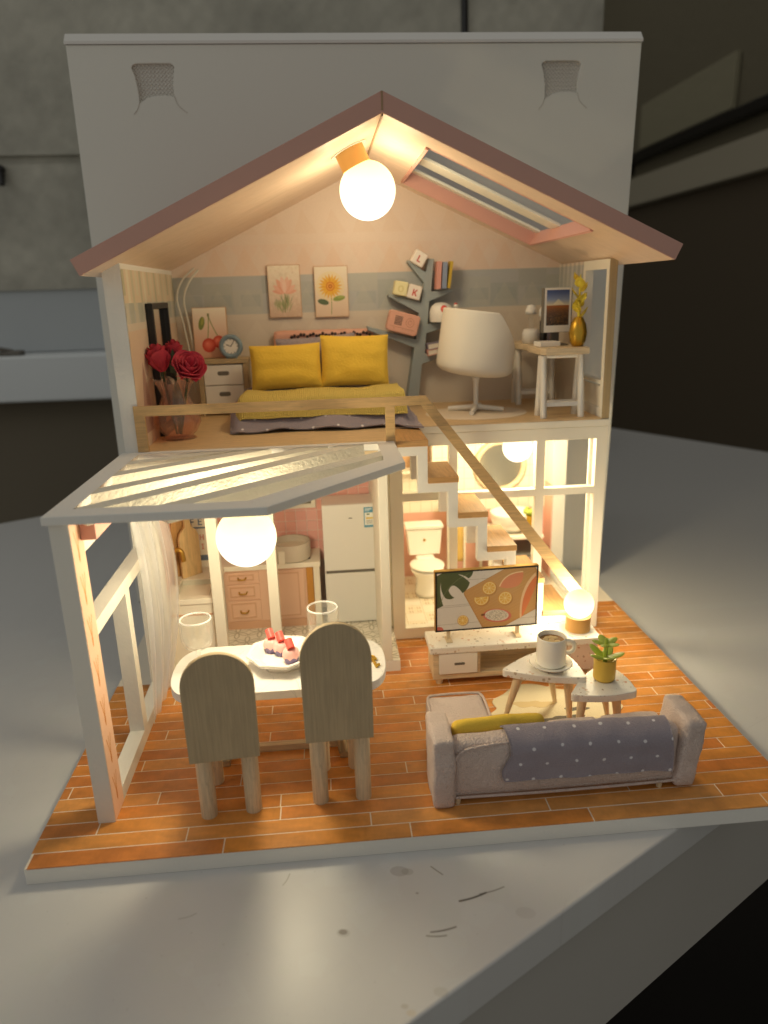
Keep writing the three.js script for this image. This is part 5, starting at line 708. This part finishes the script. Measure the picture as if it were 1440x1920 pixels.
// ------------------------------------------------------------------ living corner
{
  const tc = thing('television_cabinet', 'terrazzo topped television cabinet with white drawer and open middle', 'cabinet', [18.35, 0, -10.1]);
  part('cabinet_top', bx(-4.0, 3.85, 1.58, 1.9, -0.95, 0.82, 0.04), M.terrazzo, tc);
  part('carcass', [bx(-3.85, -3.6, 0.28, 1.57, -0.85, 0.72), bx(-3.6, 2.3, 0.28, 0.5, -0.85, 0.72), bx(-3.6, 2.3, 0.5, 1.57, -0.85, -0.75), bx(-1.82, -1.7, 0.5, 1.57, -0.75, 0.7)], M.wood, tc, 'x');
  part('end_box', bx(2.31, 3.7, 0.28, 1.575, -0.85, 0.74, 0.03), M.terrazzoPink, tc);
  const d = part('drawer', bx(-3.58, -1.84, 0.54, 1.55, -0.6, 0.78, 0.03), M.white, tc); part('handle_slot', ext(rrect(-2.9, -2.42, 0.98, 1.1, 0.05), 0.775, 0.79), M.fridgeGap, d);
  for (const [x, z] of [[-3.55, 0.5], [2.1, 0.5], [3.4, 0.5], [-3.55, -0.65], [3.4, -0.65]]) part('foot', cyl(0.2, 0.15, 0.28, x, 0, z, 20), M.wood, tc);
  const tv = thing('television', 'flat television showing citrus fruit and a leaf on the cabinet', 'television', [17.05, 1.905, -10.05], 0.03);
  part('casing', bx(-2.38, 2.34, 0.48, 3.4, -0.16, 0.12, 0.03), M.brass, tv); part('bezel', ext([[-2.36, 0.5], [2.32, 0.5], [2.32, 3.38], [-2.36, 3.38]], 0.121, 0.14, { holes: [[[-2.29, 0.57], [2.25, 0.57], [2.25, 3.32], [-2.29, 3.32]]] }), M.black, tv);
  part('screen', quad([-2.3, 0.56, 0.13], [2.26, 0.56, 0.13], [2.26, 3.33, 0.13], [-2.3, 3.33, 0.13]), phy({ map: tvPrint, roughness: 0.3 }), tv);
  for (const x of [-1.75, 1.45]) part('foot', [bx(x - 0.08, x + 0.08, 0.05, 0.5, -0.08, 0.04), bx(x - 0.14, x + 0.14, 0, 0.06, -0.3, 0.32, 0.02)], M.wood, tv);
  // rug
  const rg = thing('hide_rug', 'cream hide rug with dark grey patches under the coffee tables', 'rug', [19, 0.002, -6.9]);
  const pts = []; for (let i = 0; i < 70; i++) { const t = i / 70 * 6.28318, r = 1 + 0.16 * Math.sin(t * 3 + 0.6) + 0.07 * Math.sin(t * 7 + 1); pts.push([2.7 * r * Math.cos(t), 1.65 * r * Math.sin(t)]); }
  part('hide', extY(pts, 0.0, 0.035, { bevel: 0.008 }), std({ color: hex('#e3d5b2'), roughness: 0.95, bumpMap: bumpFur, bumpScale: 0.0002 }), rg);
  const patch = (cx, cz, rx, rz, ph) => { const q = []; for (let i = 0; i < 40; i++) { const t = i / 40 * 6.28318, r = 1 + 0.3 * Math.sin(t * 2 + ph) + 0.16 * Math.sin(t * 5 + ph * 2); q.push([cx + rx * r * Math.cos(t), cz + rz * r * Math.sin(t)]); } return extY(q, 0.036, 0.042); };
  part('grey_patch', [patch(-1.6, 0.95, 0.62, 0.22, 0.4), patch(0.35, 0.95, 0.8, 0.28, 2.2), patch(1.2, 0.3, 0.4, 0.18, 1)], std({ color: hex('#6d6558'), roughness: 0.95 }), rg); part('tan_patch', [patch(-0.5, -0.3, 0.7, 0.3, 0.9), patch(1.5, -0.6, 0.35, 0.2, 2)], std({ color: hex('#d6bf8f'), roughness: 0.95 }), rg);
  // two nested coffee tables
  const tri3 = (pts, r) => { const s = new THREE.Shape(), n = pts.length; for (let i = 0; i < n; i++) { const p = V(...pts[i], 0), q = V(...pts[(i + 1) % n], 0), o = V(...pts[(i + n - 1) % n], 0), a = p.clone().add(o.clone().sub(p).setLength(r)), b = p.clone().add(q.clone().sub(p).setLength(r)); if (i) s.lineTo(a.x, a.y); else s.moveTo(a.x, a.y); s.quadraticCurveTo(p.x, p.y, b.x, b.y); const m = q.clone().add(p).multiplyScalar(0.5), out = m.clone().setLength(m.length() + 0.25); const e = q.clone().add(p.clone().sub(q).setLength(r)); s.quadraticCurveTo(out.x, out.y, e.x, e.y); } return s; };
  const ct = (label, at, h, pts, legs) => { const o = thing('coffee_table', label, 'table', at); part('table_top', ext(tri3(pts, 0.45), 0, 0.3, { bevel: 0.03 }).rotateX(-Math.PI / 2).translate(0, h - 0.3, 0), M.terrazzo, o); for (const [x, z, x1, z1] of legs) part('leg', rod([x1, 0.045, z1], [x, h - 0.29, z], 0.09, 0.2, 18), M.wood, o, 'y'); return o; };
  ct('taller terrazzo coffee table with rounded triangle top holding the cup', [18.6, 0, -6.2], 2.42, [[-1.95, -0.1], [1.45, -1.25], [0.95, 1.7]], [[-1.1, 0.15, -1.55, -0.15], [0.75, 0.75, 0.95, 0.55], [0.45, -0.95, 0.85, -1.05]].map((q) => q));
  ct('lower terrazzo coffee table holding the succulent pot', [20.4, 0, -5.1], 2.2, [[-1.5, -0.9], [1.35, -1.0], [0.85, 1.6]], [[0.55, 0.55, 0.8, 0.45], [0.5, -0.7, 0.85, -0.85], [-0.7, 0.4, -0.95, 0.6]]);
  const cup = thing('coffee_cup', 'white cup of frothy coffee on a saucer on the taller coffee table', 'cup', [18.82, 2.425, -6.1]);
  part('saucer', lathe([[0, 0], [0.5, 0], [0.7, 0.1], [0.86, 0.2], [0.84, 0.26], [0.6, 0.14], [0, 0.12]], 0, 0, 0, 48), M.ceramic, cup);
  part('cup', lathe([[0, 0.13], [0.52, 0.13], [0.6, 0.22], [0.58, 1.32], [0.55, 1.36], [0.51, 1.32], [0.5, 0.3], [0, 0.26]], 0, 0, 0, 48), M.ceramic, cup);
  part('handle', new THREE.TorusGeometry(0.27, 0.085, 12, 28, Math.PI * 1.25).rotateZ(-Math.PI * 0.62).rotateY(-0.2).translate(0.66, 0.84, 0), M.ceramic, cup);
  const cf = part('coffee', cyl(0.505, 0.505, 0.02, 0, 1.16, 0, 40), M.coffee, cup); const fm = []; for (let i = 0; i < 9; i++) { const q = i * 0.698, r = i ? 0.24 : 0; fm.push(sph(0.12, Math.cos(q) * r, 1.19, Math.sin(q) * r, 12, 8).scale(1, 1, 1)); } part('foam', fm.map((g) => g.translate(0, -1.19, 0).scale(1, 0.3, 1).translate(0, 1.185, 0)), M.foam, cf);
  const su = thing('succulent', 'green glazed succulent in a gold pot on the lower coffee table', 'plant', [20.72, 2.205, -5.25]);
  part('pot', lathe([[0, 0], [0.38, 0], [0.43, 0.1], [0.43, 0.92], [0.37, 0.92], [0.37, 0.75], [0, 0.75]], 0, 0, 0, 40), M.goldPot, su); part('stem', rod([0, 0.7, 0], [0.02, 1.75, 0], 0.09, 0.07), M.leaf, su);
  const leaf = (a, y, l, up, w) => { const g = new THREE.SphereGeometry(1, 16, 12).scale(l / 2, 0.055, w).translate(l / 2, 0, 0); const p = g.attributes.position; for (let i = 0; i < p.count; i++) p.setY(i, p.getY(i) + up * Math.pow(Math.max(0, p.getX(i)) / l, 1.3) * l); g.computeVertexNormals(); return g.rotateY(-a).translate(0, y, 0); };
  for (let i = 0; i < 5; i++) part('leaf', leaf(i * 1.257 + 0.3, 0.92, 0.72, 0.35 + 0.12 * (i % 2), 0.2), M.leaf, su); for (let i = 0; i < 5; i++) part('leaf', leaf(i * 1.257 + 0.85, 1.5, 0.55, 0.28, 0.17), M.leaf, su);
}
{ // sofa, seen from behind
  const s = thing('sofa', 'pale pink corner sofa with chaise end seen from behind', 'sofa', [18.0, 0, -2.2]);
  part('backrest', soft(-4.05, 4.0, 0.24, 2.42, 0.05, 0.82, 0.3, { n: 7, puff: 0.06, rough: 0.05, freq: 0.9, fine: 0.012 }), M.velvet, s);
  part('piping', [tube([[-3.98, 0.32, 0.86], [-3.98, 1.75, 0.88], [-3.7, 2.12, 0.86], [-2.9, 2.28, 0.84], [-2.1, 2.3, 0.78]], 0.045, 60), tube([[-3.95, 0.3, 0.88], [-1, 0.27, 0.9], [2, 0.28, 0.9], [3.95, 0.3, 0.88]], 0.05, 40)], M.velvet, s);
  part('base', soft(-4.1, 4.1, 0.2, 0.95, -0.9, 0.78, 0.1, { n: 6, rough: 0.02 }), M.velvet, s);
  part('armrest', soft(-4.72, -3.98, 0.02, 2.66, -0.95, 1.05, 0.11, { n: 8, puff: 0.03, rough: 0.05, fine: 0.014 }), M.velvet, s);
  part('armrest', soft(3.98, 4.72, 0.06, 2.62, -0.95, 1.0, 0.11, { n: 8, puff: 0.03, rough: 0.05, fine: 0.014 }).rotateZ(-0.12).translate(-0.12, 0.55, 0), M.velvet, s);
  part('seat_cushion', soft(-0.3, 1.65, 0.9, 1.95, -1.0, 0.1, 0.2, { n: 7, puff: 0.08, rough: 0.03 }), M.velvet, s); part('seat_cushion', soft(0.72 + 1.0, 3.95, 0.9, 2.0, -1.0, 0.1, 0.2, { n: 7, puff: 0.08, rough: 0.03 }), M.velvet, s);
  const c = part('chaise', soft(-4.45, -2.2, 0.25, 2.05, -2.95, 0.0, 0.22, { n: 7, puff: 0.08, rough: 0.04, fine: 0.01 }), M.velvet, s);
  part('piping', [tube([[-4.36, 2.02, -0.3], [-4.36, 2.04, -2.82], [-4.25, 2.05, -2.9], [-2.4, 2.05, -2.9], [-2.28, 2.04, -2.8], [-2.28, 2.02, -0.3]], 0.05, 80)], M.velvet, c);
  for (const [x, z] of [[-3.85, 0.75], [3.4, 0.75], [-3.9, -2.6], [3.4, -0.7], [-2.6, -2.6]]) part('foot', cyl(0.12, 0.1, 0.26, x, 0, z, 16), M.wood, s);
  const t = thing('sofa_throw', 'mauve white-dotted throw draped over the sofa backrest', 'blanket', [18.0, 0, -2.2]);
  part('fabric', arcUv(sheet((u, v) => { const x = -2.18 + 5.85 * u + 0.06 * Math.sin(v * 6 + u * 3), q = v; let y, z; if (q < 0.25) { const k = q / 0.25; z = -0.18 + 0.45 * k; y = 1.98 + 0.58 * Math.sin(k * 1.45); } else { const k = (q - 0.25) / 0.75; const a = Math.min(1, k / 0.32) * Math.PI / 2; z = 0.27 + 0.68 * Math.sin(a) + 0.02 * Math.sin(u * 20) * k; y = 2.0 + 0.6 * Math.cos(a) - 1.12 * Math.max(0, (k - 0.32) / 0.68); } return [x - 0.12 * (u < 0.03 ? 1 : 0) * Math.sin(v * 9), y + 0.05 * noise(x * 1.3, v * 3) - 0.08 * u * u, z + 0.05 * noise(x * 1.1, v * 4, 3)]; }, 80, 50, 0.06), 80, 50), phy({ map: (() => { const q = dotsPrint.clone(); q.repeat.set(1 / 3.9, 1 / 3.7); q.needsUpdate = true; return q; })(), roughness: 0.95, bumpMap: (() => { const q = bumpFur.clone(); q.repeat.set(1 / 2.4, 1 / 2.4); q.needsUpdate = true; return q; })(), bumpScale: 0.0003, sheen: 0.5, sheenColor: hex('#b5a9bb'), sheenRoughness: 0.6 }), t);
  const p = thing('sofa_pillow', 'mustard yellow pillow tucked behind the sofa backrest', 'pillow', [15.75, 1.2, -2.45], 0.03);
  part('cover', soft(-1.65, 1.65, 0, 1.5, -0.22, 0.22, 0.2, { n: 8, puff: 0.08, rough: 0.05, fine: 0.012 }).rotateX(0.1), M.yellowCloth, p);
}
scene.traverse((o) => { if (o.isMesh) { o.castShadow = true; o.receiveShadow = true; } });
renderer.render(scene, camera);
